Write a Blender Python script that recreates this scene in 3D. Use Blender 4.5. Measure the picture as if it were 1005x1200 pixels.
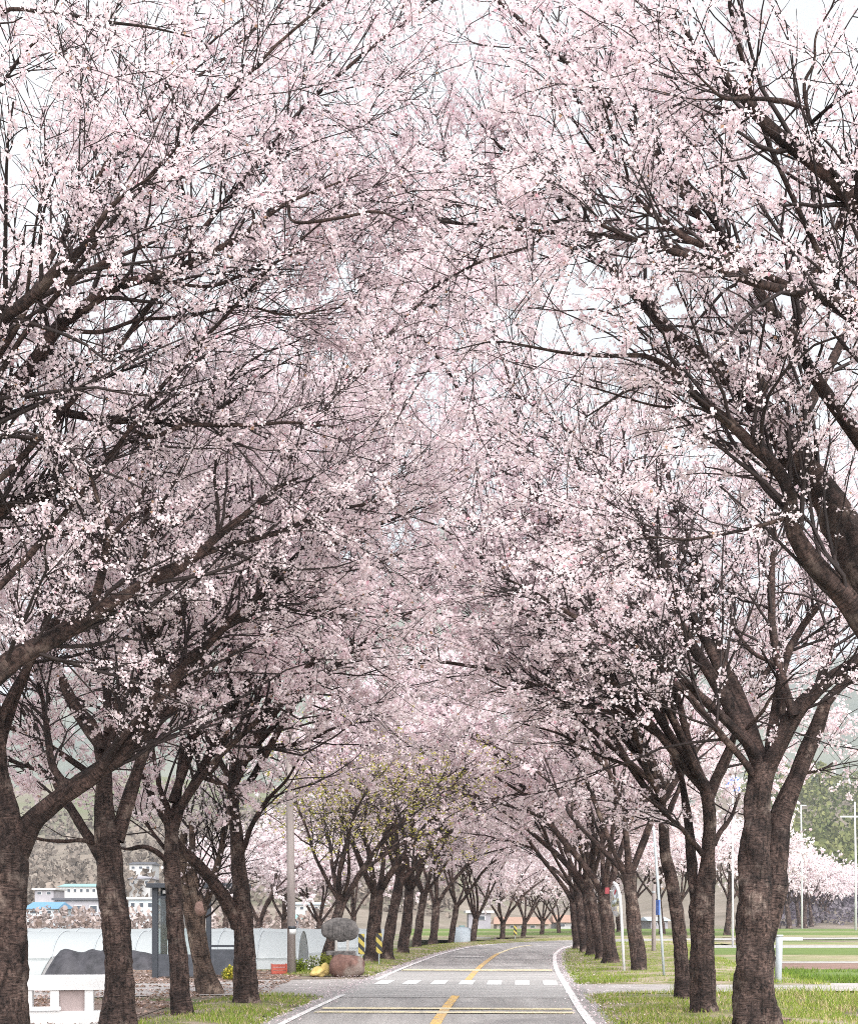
import bpy, math, random
import numpy as np
from math import radians, sin, cos, pi

# ------------------------------------------------------------------ camera, world, sun, exposure
sc = bpy.context.scene
for o in list(bpy.data.objects):
    bpy.data.objects.remove(o, do_unlink=True)
F, HZ, CX, H = 1700.0, 1070.0, 502.5, 1.8       # focal length in photo pixels, horizon row, centre column, eye height
cam_d = bpy.data.cameras.new('camera')
cam = bpy.data.objects.new('camera', cam_d)
sc.collection.objects.link(cam)
cam_d.sensor_fit = 'VERTICAL'
cam_d.sensor_height = 36.0
cam_d.lens = 36.0 * F / 1200.0
cam_d.shift_y = (HZ - 600.0) / 1200.0
cam_d.clip_start, cam_d.clip_end = 0.1, 20000
cam.location = (0, 0, H)
cam.rotation_euler = (radians(90), 0, 0)
sc.camera = cam

SUN_EL, SUN_AZ = 36.0, 162.0                     # high hazy sun, behind the camera and a little to one side
world = bpy.data.worlds.new('World')
sc.world = world
world.use_nodes = True
wn, wl = world.node_tree.nodes, world.node_tree.links
for n in list(wn):
    wn.remove(n)
w_out = wn.new('ShaderNodeOutputWorld')
w_bg = wn.new('ShaderNodeBackground')
w_sky = wn.new('ShaderNodeTexSky')
w_sky.sky_type = 'NISHITA'
w_sky.sun_disc = False
w_sky.sun_elevation = radians(SUN_EL)
w_sky.sun_rotation = radians(SUN_AZ)
w_sky.dust_density = 3.0
w_co = wn.new('ShaderNodeTexCoord')
w_no = wn.new('ShaderNodeTexNoise')
w_no.inputs['Scale'].default_value = 2.2
w_no.inputs['Detail'].default_value = 6
w_ra = wn.new('ShaderNodeValToRGB')
w_ra.color_ramp.elements[0].position, w_ra.color_ramp.elements[1].position = 0.35, 0.62
w_ra.color_ramp.elements[0].color = (0.80, 0.80, 0.80, 1)
w_ra.color_ramp.elements[1].color = (0.97, 0.97, 0.97, 1)
w_mx = wn.new('ShaderNodeMix')
w_mx.data_type = 'RGBA'
w_mx.inputs[7].default_value = (9.3, 9.5, 9.7, 1)
wl.new(w_co.outputs['Generated'], w_no.inputs['Vector'])
wl.new(w_no.outputs['Fac'], w_ra.inputs['Fac'])
wl.new(w_ra.outputs['Color'], w_mx.inputs[0])
wl.new(w_sky.outputs['Color'], w_mx.inputs[6])
wl.new(w_mx.outputs[2], w_bg.inputs['Color'])
w_bg.inputs['Strength'].default_value = 0.050
wl.new(w_bg.outputs['Background'], w_out.inputs['Surface'])

sun_d = bpy.data.lights.new('sun', 'SUN')
sun_d.energy = 5.0
sun_d.angle = radians(75)
sun_d.color = (1.0, 0.975, 0.95)
sun = bpy.data.objects.new('sun', sun_d)
sc.collection.objects.link(sun)
sun.rotation_euler = (radians(90 - SUN_EL), 0, radians(180 - SUN_AZ))
sun.location = (0, 0, 60)

sc.view_settings.view_transform = 'Standard'
sc.view_settings.look = 'None'
sc.view_settings.gamma = 1
sc.view_settings.use_curve_mapping = False
sc.view_settings.exposure = 1.17
sc.render.engine = 'CYCLES'
sc.cycles.max_bounces = 8
sc.cycles.diffuse_bounces = 5
sc.cycles.glossy_bounces = 2
sc.cycles.transmission_bounces = 6
sc.cycles.transparent_max_bounces = 8
sc.cycles.use_denoising = False
sc.cycles.filter_width = 1.0

C = sc.collection
RNG = np.random.default_rng(7)


# ------------------------------------------------------------------ materials
def new_mat(name):
    m = bpy.data.materials.new(name)
    m.use_nodes = True
    return m, m.node_tree.nodes, m.node_tree.links, m.node_tree.nodes['Principled BSDF']


def mat_noise(name, c1, c2, scale=4.0, rough=0.85, detail=8, bump=0.0, bscale=None, pos=(0.35, 0.65), metal=0.0,
              stretch=(1, 1, 1), spec=0.3, c3=None, scale3=0.5, pos3=(0.5, 0.65)):
    m, n, l, b = new_mat(name)
    tc = n.new('ShaderNodeTexCoord')
    mp = n.new('ShaderNodeMapping')
    mp.inputs['Scale'].default_value = stretch
    l.new(tc.outputs['Object'], mp.inputs['Vector'])
    t = n.new('ShaderNodeTexNoise')
    t.inputs['Scale'].default_value = scale
    t.inputs['Detail'].default_value = detail
    t.inputs['Roughness'].default_value = 0.65
    l.new(mp.outputs['Vector'], t.inputs['Vector'])
    r = n.new('ShaderNodeValToRGB')
    r.color_ramp.elements[0].position, r.color_ramp.elements[1].position = pos
    r.color_ramp.elements[0].color = (*c1, 1)
    r.color_ramp.elements[1].color = (*c2, 1)
    l.new(t.outputs['Fac'], r.inputs['Fac'])
    col = r.outputs['Color']
    if c3:
        t3 = n.new('ShaderNodeTexNoise')
        t3.inputs['Scale'].default_value = scale3
        t3.inputs['Detail'].default_value = 5
        l.new(tc.outputs['Object'], t3.inputs['Vector'])
        r3 = n.new('ShaderNodeValToRGB')
        r3.color_ramp.elements[0].position, r3.color_ramp.elements[1].position = pos3
        l.new(t3.outputs['Fac'], r3.inputs['Fac'])
        mx = n.new('ShaderNodeMix')
        mx.data_type = 'RGBA'
        l.new(r3.outputs['Color'], mx.inputs[0])
        l.new(col, mx.inputs[6])
        mx.inputs[7].default_value = (*c3, 1)
        col = mx.outputs[2]
    l.new(col, b.inputs['Base Color'])
    b.inputs['Roughness'].default_value = rough
    b.inputs['Metallic'].default_value = metal
    b.inputs['Specular IOR Level'].default_value = spec
    if bump:
        tb = n.new('ShaderNodeTexNoise')
        tb.inputs['Scale'].default_value = bscale or scale * 4
        tb.inputs['Detail'].default_value = 6
        l.new(mp.outputs['Vector'], tb.inputs['Vector'])
        bp = n.new('ShaderNodeBump')
        bp.inputs['Strength'].default_value = bump
        bp.inputs['Distance'].default_value = 0.03
        l.new(tb.outputs['Fac'], bp.inputs['Height'])
        l.new(bp.outputs['Normal'], b.inputs['Normal'])
    return m


def mat_bark(name, dark, light, lichen):
    """cherry bark: horizontal lenticel bands along the stem (UV: u round the stem, v along it), cracks and grey lichen"""
    m, n, l, b = new_mat(name)
    uv = n.new('ShaderNodeUVMap')
    mp = n.new('ShaderNodeMapping')
    mp.inputs['Scale'].default_value = (7.0, 44.0, 1)
    l.new(uv.outputs['UV'], mp.inputs['Vector'])
    t = n.new('ShaderNodeTexNoise')
    t.inputs['Scale'].default_value = 1.0
    t.inputs['Detail'].default_value = 7
    t.inputs['Roughness'].default_value = 0.7
    l.new(mp.outputs['Vector'], t.inputs['Vector'])
    r = n.new('ShaderNodeValToRGB')
    e = r.color_ramp.elements
    e[0].position, e[1].position = 0.40, 0.64
    e[0].color, e[1].color = (*dark, 1), (*light, 1)
    l.new(t.outputs['Fac'], r.inputs['Fac'])
    tc = n.new('ShaderNodeTexCoord')
    t2 = n.new('ShaderNodeTexNoise')
    t2.inputs['Scale'].default_value = 2.6
    t2.inputs['Detail'].default_value = 9
    t2.inputs['Roughness'].default_value = 0.7
    l.new(tc.outputs['Object'], t2.inputs['Vector'])
    r2 = n.new('ShaderNodeValToRGB')
    r2.color_ramp.elements[0].position, r2.color_ramp.elements[1].position = 0.55, 0.66
    l.new(t2.outputs['Fac'], r2.inputs['Fac'])
    mx = n.new('ShaderNodeMix')
    mx.data_type = 'RGBA'
    l.new(r2.outputs['Color'], mx.inputs[0])
    t6 = n.new('ShaderNodeTexNoise')                        # mottled, scaly patches between the banded ones
    t6.inputs['Scale'].default_value = 22
    t6.inputs['Detail'].default_value = 8
    t6.inputs['Roughness'].default_value = 0.7
    l.new(tc.outputs['Object'], t6.inputs['Vector'])
    r6 = n.new('ShaderNodeValToRGB')
    r6.color_ramp.elements[0].position, r6.color_ramp.elements[1].position = 0.40, 0.66
    r6.color_ramp.elements[0].color, r6.color_ramp.elements[1].color = (*dark, 1), (*light, 1)
    l.new(t6.outputs['Fac'], r6.inputs['Fac'])
    t7 = n.new('ShaderNodeTexNoise')
    t7.inputs['Scale'].default_value = 4.5
    t7.inputs['Detail'].default_value = 5
    l.new(tc.outputs['Object'], t7.inputs['Vector'])
    r7 = n.new('ShaderNodeValToRGB')
    r7.color_ramp.elements[0].position, r7.color_ramp.elements[1].position = 0.44, 0.56
    l.new(t7.outputs['Fac'], r7.inputs['Fac'])
    m7 = n.new('ShaderNodeMix')
    m7.data_type = 'RGBA'
    l.new(r7.outputs['Color'], m7.inputs[0])
    l.new(r.outputs['Color'], m7.inputs[6])
    l.new(r6.outputs['Color'], m7.inputs[7])
    l.new(m7.outputs[2], mx.inputs[6])
    mx.inputs[7].default_value = (*lichen, 1)
    t4 = n.new('ShaderNodeTexNoise')
    t4.inputs['Scale'].default_value = 3.2
    t4.inputs['Detail'].default_value = 6
    l.new(tc.outputs['Object'], t4.inputs['Vector'])
    r4 = n.new('ShaderNodeValToRGB')
    r4.color_ramp.elements[0].position, r4.color_ramp.elements[1].position = 0.35, 0.65
    r4.color_ramp.elements[0].color = (0.35, 0.33, 0.33, 1)
    r4.color_ramp.elements[1].color = (1.5, 1.38, 1.28, 1)
    l.new(t4.outputs['Fac'], r4.inputs['Fac'])
    mu = n.new('ShaderNodeMix')
    mu.data_type = 'RGBA'
    mu.blend_type = 'MULTIPLY'
    mu.inputs[0].default_value = 1.0
    l.new(mx.outputs[2], mu.inputs[6])
    l.new(r4.outputs['Color'], mu.inputs[7])
    mp3 = n.new('ShaderNodeMapping')                       # upright fissures
    mp3.inputs['Scale'].default_value = (15.0, 3.2, 1)
    l.new(uv.outputs['UV'], mp3.inputs['Vector'])
    t5 = n.new('ShaderNodeTexNoise')
    t5.inputs['Scale'].default_value = 1.0
    t5.inputs['Detail'].default_value = 5
    l.new(mp3.outputs['Vector'], t5.inputs['Vector'])
    r5 = n.new('ShaderNodeValToRGB')
    r5.color_ramp.elements[0].position, r5.color_ramp.elements[1].position = 0.36, 0.50
    r5.color_ramp.elements[0].color = (0.30, 0.28, 0.28, 1)
    l.new(t5.outputs['Fac'], r5.inputs['Fac'])
    mv = n.new('ShaderNodeMix')
    mv.data_type = 'RGBA'
    mv.blend_type = 'MULTIPLY'
    mv.inputs[0].default_value = 0.85
    l.new(mu.outputs[2], mv.inputs[6])
    l.new(r5.outputs['Color'], mv.inputs[7])
    l.new(mv.outputs[2], b.inputs['Base Color'])
    b.inputs['Roughness'].default_value = 0.8
    b.inputs['Specular IOR Level'].default_value = 0.25
    mp2 = n.new('ShaderNodeMapping')
    mp2.inputs['Scale'].default_value = (9.0, 40.0, 1)
    l.new(uv.outputs['UV'], mp2.inputs['Vector'])
    tb = n.new('ShaderNodeTexNoise')
    tb.inputs['Scale'].default_value = 1.0
    tb.inputs['Detail'].default_value = 8
    tb.inputs['Roughness'].default_value = 0.75
    l.new(mp2.outputs['Vector'], tb.inputs['Vector'])
    bp = n.new('ShaderNodeBump')
    bp.inputs['Strength'].default_value = 1.0
    bp.inputs['Distance'].default_value = 0.05
    l.new(tb.outputs['Fac'], bp.inputs['Height'])
    l.new(bp.outputs['Normal'], b.inputs['Normal'])
    return m


def mat_petal(name, trans=0.35, rough=0.7):
    """thin petals or leaves, coloured per flower by the mesh's own colour attribute, letting part of the light through"""
    m, n, l, b = new_mat(name)
    at = n.new('ShaderNodeAttribute')
    at.attribute_name = 'tint'
    tr = n.new('ShaderNodeBsdfTranslucent')
    df = n.new('ShaderNodeBsdfDiffuse')
    ms = n.new('ShaderNodeMixShader')
    ms.inputs[0].default_value = trans
    l.new(at.outputs['Color'], df.inputs['Color'])
    l.new(at.outputs['Color'], tr.inputs['Color'])
    l.new(df.outputs[0], ms.inputs[1])
    l.new(tr.outputs[0], ms.inputs[2])
    n.remove(b)
    l.new(ms.outputs[0], n['Material Output'].inputs['Surface'])
    return m


def mat_plain(name, c, rough=0.6, metal=0.0, spec=0.4, var=0.12):
    return mat_noise(name, tuple(x * (1 - var) for x in c), tuple(min(1, x * (1 + var)) for x in c), 3.0, rough,
                     metal=metal, spec=spec)


M = {}
M['bark'] = mat_bark('cherry_bark', (0.010, 0.0070, 0.0070), (0.150, 0.108, 0.100), (0.22, 0.185, 0.17))
M['bark_pale'] = mat_bark('pale_bark', (0.035, 0.026, 0.022), (0.22, 0.165, 0.14), (0.25, 0.21, 0.18))
M['limb'] = mat_bark('limb_bark', (0.014, 0.0095, 0.0092), (0.120, 0.083, 0.077), (0.17, 0.138, 0.125))
M['twig'] = mat_plain('twig_bark', (0.022, 0.0145, 0.014), 0.8, var=0.35)
M['petal'] = mat_petal('cherry_petal', 0.5)
M['leaf'] = mat_petal('young_leaf', 0.4)
M['grass'] = mat_petal('grass_blade', 0.25)
M['hollow'] = mat_plain('rotten_hollow', (0.008, 0.006, 0.005), 0.95)
M['cutwood'] = mat_noise('cut_wood', (0.20, 0.12, 0.10), (0.36, 0.24, 0.21), 14, 0.8)
M['asphalt'] = mat_noise('worn_asphalt', (0.27, 0.258, 0.252), (0.43, 0.412, 0.402), 1.1, 0.85, bump=0.3, bscale=60,
                         c3=(0.25, 0.24, 0.24), scale3=0.35, pos3=(0.50, 0.62), stretch=(1.6, 0.10, 1))
M['asphalt_table'] = mat_noise('pale_asphalt', (0.32, 0.31, 0.305), (0.44, 0.425, 0.415), 1.4, 0.85, bump=0.2, bscale=90, stretch=(0.3, 1, 1))
M['white_paint'] = mat_noise('white_paint', (0.42, 0.41, 0.41), (0.82, 0.82, 0.81), 5, 0.6, pos=(0.30, 0.48), bump=0.1)
M['yellow_paint'] = mat_noise('yellow_paint', (0.37, 0.33, 0.29), (0.74, 0.47, 0.14), 5, 0.65, pos=(0.36, 0.58), bump=0.1)
M['cream_paint'] = mat_noise('faded_yellow_paint', (0.40, 0.38, 0.34), (0.78, 0.69, 0.46), 5, 0.65, pos=(0.32, 0.52), bump=0.1)
M['lane'] = mat_noise('lane_concrete', (0.30, 0.275, 0.265), (0.43, 0.40, 0.39), 1.6, 0.9, bump=0.2, bscale=50)
M['ground'] = mat_noise('ground_soil', (0.13, 0.105, 0.08), (0.27, 0.22, 0.175), 1.2, 0.95, bump=0.6, bscale=18,
                        c3=(0.10, 0.13, 0.045), scale3=0.28, pos3=(0.45, 0.6))
M['verge'] = mat_noise('verge_turf', (0.13, 0.15, 0.045), (0.29, 0.27, 0.13), 2.2, 0.95, bump=0.7, bscale=25,
                       c3=(0.34, 0.275, 0.215), scale3=0.8, pos3=(0.47, 0.58))
M['litter_soil'] = mat_noise('leafy_soil', (0.13, 0.09, 0.07), (0.30, 0.23, 0.20), 5, 0.95, bump=0.7, bscale=30)
M['field_green'] = mat_noise('field_green', (0.07, 0.12, 0.022), (0.15, 0.20, 0.055), 0.9, 0.95, bump=0.8, bscale=14, stretch=(0.3, 1, 1))
M['field_brown'] = mat_noise('field_brown', (0.14, 0.085, 0.07), (0.27, 0.18, 0.15), 2.0, 0.95, bump=0.9, bscale=10, stretch=(0.3, 1, 1))
M['field_dry'] = mat_noise('field_dry', (0.20, 0.18, 0.10), (0.34, 0.30, 0.20), 1.2, 0.95, bump=0.8, bscale=14, c3=(0.16, 0.20, 0.07), scale3=0.15)
M['concrete'] = mat_noise('concrete', (0.27, 0.26, 0.245), (0.40, 0.385, 0.37), 3.0, 0.9, bump=0.2)
M['white_conc'] = mat_noise('white_concrete', (0.56, 0.56, 0.57), (0.70, 0.70, 0.70), 2.2, 0.8, bump=0.15, c3=(0.42, 0.40, 0.38), scale3=1.2, pos3=(0.62, 0.8))
M['pole'] = mat_noise('pole_concrete', (0.20, 0.17, 0.165), (0.32, 0.28, 0.27), 2.0, 0.9, bump=0.2, stretch=(2, 2, 0.3))
M['dark_metal'] = mat_plain('dark_frame_metal', (0.035, 0.04, 0.05), 0.45, 0.3)
M['dark_panel'] = mat_noise('dark_panel', (0.04, 0.045, 0.055), (0.065, 0.07, 0.085), 3, 0.5)
M['steel'] = mat_noise('pale_steel', (0.26, 0.29, 0.31), (0.40, 0.43, 0.45), 5, 0.45, stretch=(1, 1, 0.3))
M['white_metal'] = mat_noise('white_metal', (0.42, 0.42, 0.44), (0.58, 0.58, 0.58), 5, 0.5)
M['red'] = mat_plain('red_paint', (0.24, 0.03, 0.04), 0.5)
M['crate_red'] = mat_plain('red_plastic', (0.45, 0.09, 0.06), 0.5)
M['blue'] = mat_plain('blue_sign', (0.05, 0.12, 0.42), 0.5)
M['rock_grey'] = mat_noise('grey_stone', (0.045, 0.042, 0.042), (0.15, 0.138, 0.135), 7, 0.9, bump=0.6, bscale=18)
M['rock_red'] = mat_noise('red_brown_stone', (0.085, 0.045, 0.038), (0.21, 0.12, 0.10), 5, 0.85, bump=0.5, bscale=16, c3=(0.22, 0.18, 0.16), scale3=2.0)
M['rock_yellow'] = mat_noise('yellow_stone', (0.42, 0.30, 0.09), (0.66, 0.52, 0.22), 6, 0.85, bump=0.5)
M['tarp'] = mat_noise('black_tarp', (0.02, 0.02, 0.024), (0.055, 0.053, 0.062), 2.5, 0.6, bump=0.8, bscale=5)
M['shade_net'] = mat_noise('grey_net', (0.20, 0.20, 0.21), (0.32, 0.31, 0.32), 6, 0.8)
M['brick_tone'] = mat_plain('pink_wall', (0.33, 0.27, 0.265), 0.9)
M['wall_white'] = mat_noise('white_wall', (0.33, 0.33, 0.33), (0.43, 0.43, 0.43), 0.6, 0.9)
M['wall_grey'] = mat_noise('grey_wall', (0.22, 0.21, 0.235), (0.31, 0.30, 0.32), 0.4, 0.9)
M['wall_pale_blue'] = mat_noise('pale_blue_wall', (0.32, 0.37, 0.41), (0.42, 0.46, 0.50), 0.4, 0.8)
M['roof_blue'] = mat_plain('blue_roof', (0.10, 0.23, 0.36), 0.5)
M['roof_teal'] = mat_plain('teal_roof', (0.20, 0.34, 0.34), 0.6)
M['roof_dark'] = mat_plain('dark_roof', (0.06, 0.06, 0.07), 0.6)
M['roof_orange'] = mat_plain('orange_roof', (0.30, 0.19, 0.145), 0.7)
M['pane'] = mat_plain('window_pane', (0.05, 0.06, 0.075), 0.15, 0.0, 0.6)
M['hill_brown'] = mat_noise('hill_brown', (0.13, 0.11, 0.085), (0.24, 0.20, 0.165), 0.05, 0.95, c3=(0.12, 0.13, 0.07), scale3=0.012)
M['hill_green'] = mat_noise('hill_green', (0.10, 0.11, 0.045), (0.20, 0.19, 0.09), 0.05, 0.95)
M['mountain'] = mat_noise('mountain_forest', (0.07, 0.085, 0.06), (0.14, 0.145, 0.10), 0.01, 0.95)
m_, n_, l_, b_ = new_mat('greenhouse_film')
b_.inputs['Base Color'].default_value = (0.44, 0.47, 0.485, 1)
b_.inputs['Roughness'].default_value = 0.45
tr_ = n_.new('ShaderNodeBsdfTranslucent'); tr_.inputs['Color'].default_value = (0.44, 0.47, 0.485, 1)
mx_ = n_.new('ShaderNodeMixShader'); mx_.inputs[0].default_value = 0.35
l_.new(b_.outputs[0], mx_.inputs[1]); l_.new(tr_.outputs[0], mx_.inputs[2]); l_.new(mx_.outputs[0], n_['Material Output'].inputs['Surface'])
M['film'] = m_
m_, n_, l_, b_ = new_mat('shelter_glass')
tp_ = n_.new('ShaderNodeBsdfTransparent'); tp_.inputs['Color'].default_value = (0.86, 0.90, 0.91, 1)
gl_ = n_.new('ShaderNodeBsdfGlossy'); gl_.inputs['Roughness'].default_value = 0.03
mx_ = n_.new('ShaderNodeMixShader'); mx_.inputs[0].default_value = 0.10
l_.new(tp_.outputs[0], mx_.inputs[1]); l_.new(gl_.outputs[0], mx_.inputs[2]); l_.new(mx_.outputs[0], n_['Material Output'].inputs['Surface'])
M['glass'] = m_
m_, n_, l_, b_ = new_mat('mirror_face')
b_.inputs['Base Color'].default_value = (0.75, 0.76, 0.76, 1); b_.inputs['Metallic'].default_value = 1.0; b_.inputs['Roughness'].default_value = 0.06
M['mirror'] = m_
m_, n_, l_, b_ = new_mat('hazard_stripes')
tc_ = n_.new('ShaderNodeTexCoord'); wv_ = n_.new('ShaderNodeTexWave'); wv_.wave_type = 'BANDS'; wv_.bands_direction = 'DIAGONAL'
wv_.inputs['Scale'].default_value = 1.9
rp_ = n_.new('ShaderNodeValToRGB'); rp_.color_ramp.interpolation = 'CONSTANT'
rp_.color_ramp.elements[0].color = (0.02, 0.02, 0.02, 1); rp_.color_ramp.elements[1].color = (0.42, 0.34, 0.07, 1); rp_.color_ramp.elements[1].position = 0.5
l_.new(tc_.outputs['Object'], wv_.inputs['Vector']); l_.new(wv_.outputs['Fac'], rp_.inputs['Fac']); l_.new(rp_.outputs['Color'], b_.inputs['Base Color'])
M['hazard'] = m_


# ------------------------------------------------------------------ mesh and object helpers
def mesh_np(name, verts, faces, mat, uv=None, tint=None, smooth=True):
    """verts (n,3); faces: list of (m,k) int arrays"""
    me = bpy.data.meshes.new(name)
    faces = [f for f in faces if len(f)]
    nl = sum(f.size for f in faces)
    nf = sum(len(f) for f in faces)
    me.vertices.add(len(verts))
    me.vertices.foreach_set('co', np.ascontiguousarray(verts, dtype=np.float32).ravel())
    me.loops.add(nl)
    me.loops.foreach_set('vertex_index', np.concatenate([f.ravel() for f in faces]).astype(np.int32))
    me.polygons.add(nf)
    sizes = np.concatenate([np.full(len(f), f.shape[1], dtype=np.int32) for f in faces])
    starts = np.concatenate([[0], np.cumsum(sizes)[:-1]]).astype(np.int32)
    me.polygons.foreach_set('loop_start', starts)
    if smooth:
        me.polygons.foreach_set('use_smooth', np.ones(nf, dtype=bool))
    if uv is not None:
        lay = me.uv_layers.new(name='UVMap')
        lay.data.foreach_set('uv', np.ascontiguousarray(uv, dtype=np.float32).ravel())
    if tint is not None:
        a = me.attributes.new('tint', 'FLOAT_COLOR', 'POINT')
        t4 = np.ones((len(verts), 4), dtype=np.float32)
        t4[:, :3] = tint
        a.data.foreach_set('color', t4.ravel())
    me.update(calc_edges=True)
    me.materials.append(mat)
    return me


def link(name, me, parent=None, loc=None, kind=None):
    o = bpy.data.objects.new(name, me)
    C.objects.link(o)
    if parent is not None:
        o.parent = parent
    if loc is not None:
        o.location = loc
    if kind:
        o['kind'] = kind
    return o


def tag(o, label, cat, group=None, kind=None):
    o['label'] = label
    o['category'] = cat
    if group:
        o['group'] = group
    if kind:
        o['kind'] = kind
    return o


def thing(name, label, cat, loc=(0, 0, 0), rz=0.0, group=None):
    o = bpy.data.objects.new(name, None)
    o.empty_display_size = 0.3
    C.objects.link(o)
    o.location = loc
    o.rotation_euler = (0, 0, rz)
    return tag(o, label, cat, group)


class MB:
    """collects simple solids; build() links them as one mesh object"""
    def __init__(self):
        self.v, self.f = [], []

    def add(self, vs, fs):
        k = len(self.v)
        self.v += [tuple(p) for p in vs]
        self.f += [tuple(i + k for i in f) for f in fs]
        return self

    def box(self, x0, x1, y0, y1, z0, z1, bev=0.0):
        if bev <= 0:
            vs = [(x, y, z) for z in (z0, z1) for y in (y0, y1) for x in (x0, x1)]
            return self.add(vs, [(0, 2, 3, 1), (4, 5, 7, 6), (0, 1, 5, 4), (2, 6, 7, 3), (0, 4, 6, 2), (1, 3, 7, 5)])
        b = bev                                   # chamfered vertical edges and top edge
        ring = lambda i: [(x0 + b + i, y0 + i), (x1 - b - i, y0 + i), (x1 - i, y0 + b + i), (x1 - i, y1 - b - i),
                          (x1 - b - i, y1 - i), (x0 + b + i, y1 - i), (x0 + i, y1 - b - i), (x0 + i, y0 + b + i)]
        vs = [(x, y, z0) for x, y in ring(0)] + [(x, y, z1 - b) for x, y in ring(0)] + [(x, y, z1) for x, y in ring(b)]
        fs = [tuple(reversed(range(8))), tuple(range(16, 24))]
        for r in (0, 8):
            fs += [(r + i, r + (i + 1) % 8, r + 8 + (i + 1) % 8, r + 8 + i) for i in range(8)]
        return self.add(vs, fs)

    def tube(self, path, radii, k=10):
        P = np.array(path, dtype=float)
        if np.isscalar(radii):
            radii = [radii] * len(P)
        v, f, _ = tube_arrays(P[None], np.array(radii, dtype=float)[None], k)
        self.add(v.tolist(), f.tolist())
        n = len(self.v)
        self.f.append(tuple(range(n - k, n)))
        self.f.append(tuple(reversed(range(n - len(P) * k, n - len(P) * k + k))))
        return self

    def prism(self, prof, y0, y1):
        """profile in x,z extruded along y"""
        n = len(prof)
        vs = [(x, y0, z) for x, z in prof] + [(x, y1, z) for x, z in prof]
        fs = [tuple(range(n)), tuple(reversed(range(n, 2 * n)))] + [(i, n + i, n + (i + 1) % n, (i + 1) % n) for i in range(n)]
        return self.add(vs, fs)

    def build(self, name, mat, parent=None, loc=None, smooth=False, kind=None):
        me = bpy.data.meshes.new(name)
        me.from_pydata(self.v, [], self.f)
        me.update()
        if smooth:
            me.polygons.foreach_set('use_smooth', np.ones(len(me.polygons), dtype=bool))
        me.materials.append(M[mat] if isinstance(mat, str) else mat)
        return link(name, me, parent, loc, kind)


def unit(a):
    return a / np.maximum(np.linalg.norm(a, axis=-1, keepdims=True), 1e-9)


def tube_arrays(pts, rad, k, base=0):
    """pts (n,m,3), rad (n,m) -> verts, quads, uv per loop"""
    n, m, _ = pts.shape
    T = np.gradient(pts, axis=1)
    T = unit(T)
    mean = unit(pts[:, -1] - pts[:, 0] + 1e-6)
    ref = np.where(np.abs(mean[:, 2:3]) < 0.9, np.array([[0, 0, 1.0]]), np.array([[1.0, 0, 0]]))
    a = unit(np.cross(mean, ref))[:, None, :]
    U = unit(a - (a * T).sum(-1, keepdims=True) * T)
    V = np.cross(T, U)
    ang = np.arange(k) * 2 * pi / k
    ca, sa = np.cos(ang)[None, None, :, None], np.sin(ang)[None, None, :, None]
    v = pts[:, :, None, :] + rad[:, :, None, None] * (ca * U[:, :, None, :] + sa * V[:, :, None, :])
    idx = np.arange(n * m * k).reshape(n, m, k) + base
    q = np.stack([idx[:, :-1, :], np.roll(idx, -1, 2)[:, :-1, :], np.roll(idx, -1, 2)[:, 1:, :], idx[:, 1:, :]], -1).reshape(-1, 4)
    seg = np.linalg.norm(np.diff(pts, axis=1), axis=-1)
    ln = np.concatenate([np.zeros((n, 1)), np.cumsum(seg, 1)], 1)
    r0 = rad.max(1)[:, None, None]
    u0 = (np.arange(k) / k)[None, None, :] * 2 * pi * r0 + np.zeros((n, m - 1, k))
    u1 = ((np.arange(k) + 1) / k)[None, None, :] * 2 * pi * r0 + np.zeros((n, m - 1, k))
    v0 = ln[:, :-1, None] + np.zeros((n, m - 1, k))
    v1 = ln[:, 1:, None] + np.zeros((n, m - 1, k))
    uv = np.stack([np.stack([u0, v0], -1), np.stack([u1, v0], -1), np.stack([u1, v1], -1), np.stack([u0, v1], -1)], 3).reshape(-1, 2)
    return v.reshape(-1, 3), q, uv


def resample(P, n, vals=None):
    """Catmull-Rom through P (any columns), n points evenly by length of the first three columns"""
    P = np.asarray(P, dtype=float)
    if len(P) < 2:
        return np.repeat(P, n, 0)
    Q = np.vstack([2 * P[0] - P[1], P, 2 * P[-1] - P[-2]])
    out = []
    for i in range(len(P) - 1):
        p0, p1, p2, p3 = Q[i], Q[i + 1], Q[i + 2], Q[i + 3]
        for t in np.linspace(0, 1, 12, endpoint=False):
            out.append(0.5 * (2 * p1 + (p2 - p0) * t + (2 * p0 - 5 * p1 + 4 * p2 - p3) * t * t + (3 * p1 - p0 - 3 * p2 + p3) * t ** 3))
    out.append(P[-1])
    out = np.array(out)
    s = np.concatenate([[0], np.cumsum(np.linalg.norm(np.diff(out[:, :3], axis=0), axis=1))])
    q = np.linspace(0, s[-1], n)
    return np.stack([np.interp(q, s, out[:, c]) for c in range(out.shape[1])], 1)


def pt(x, y, d):
    """a point seen at photo column x, row y and d metres ahead"""
    return np.array([(x - CX) / F * d, d, H + (HZ - y) / F * d])


# ------------------------------------------------------------------ the road's course
ROAD = resample([(-1.7, -16, 0), (-1.35, -8, 0), (-0.9, 0, 0), (-0.38, 12, 0), (0.17, 24, 0), (0.72, 33, 0), (1.5, 45, 0), (2.3, 55, 0), (3.25, 65, 0),
                 (5.0, 77, 0), (8.2, 87, 0), (13.2, 94.5, 0), (20, 99, 0), (30, 102, 0), (46, 103.5, 0), (70, 103, 0), (130, 98, 0)], 260)[:, :2]
RT = unit(np.gradient(ROAD, axis=0))
RN = np.stack([RT[:, 1], -RT[:, 0]], 1)          # to the right of the road
RS = np.concatenate([[0], np.cumsum(np.linalg.norm(np.diff(ROAD, axis=0), axis=1))])


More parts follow.
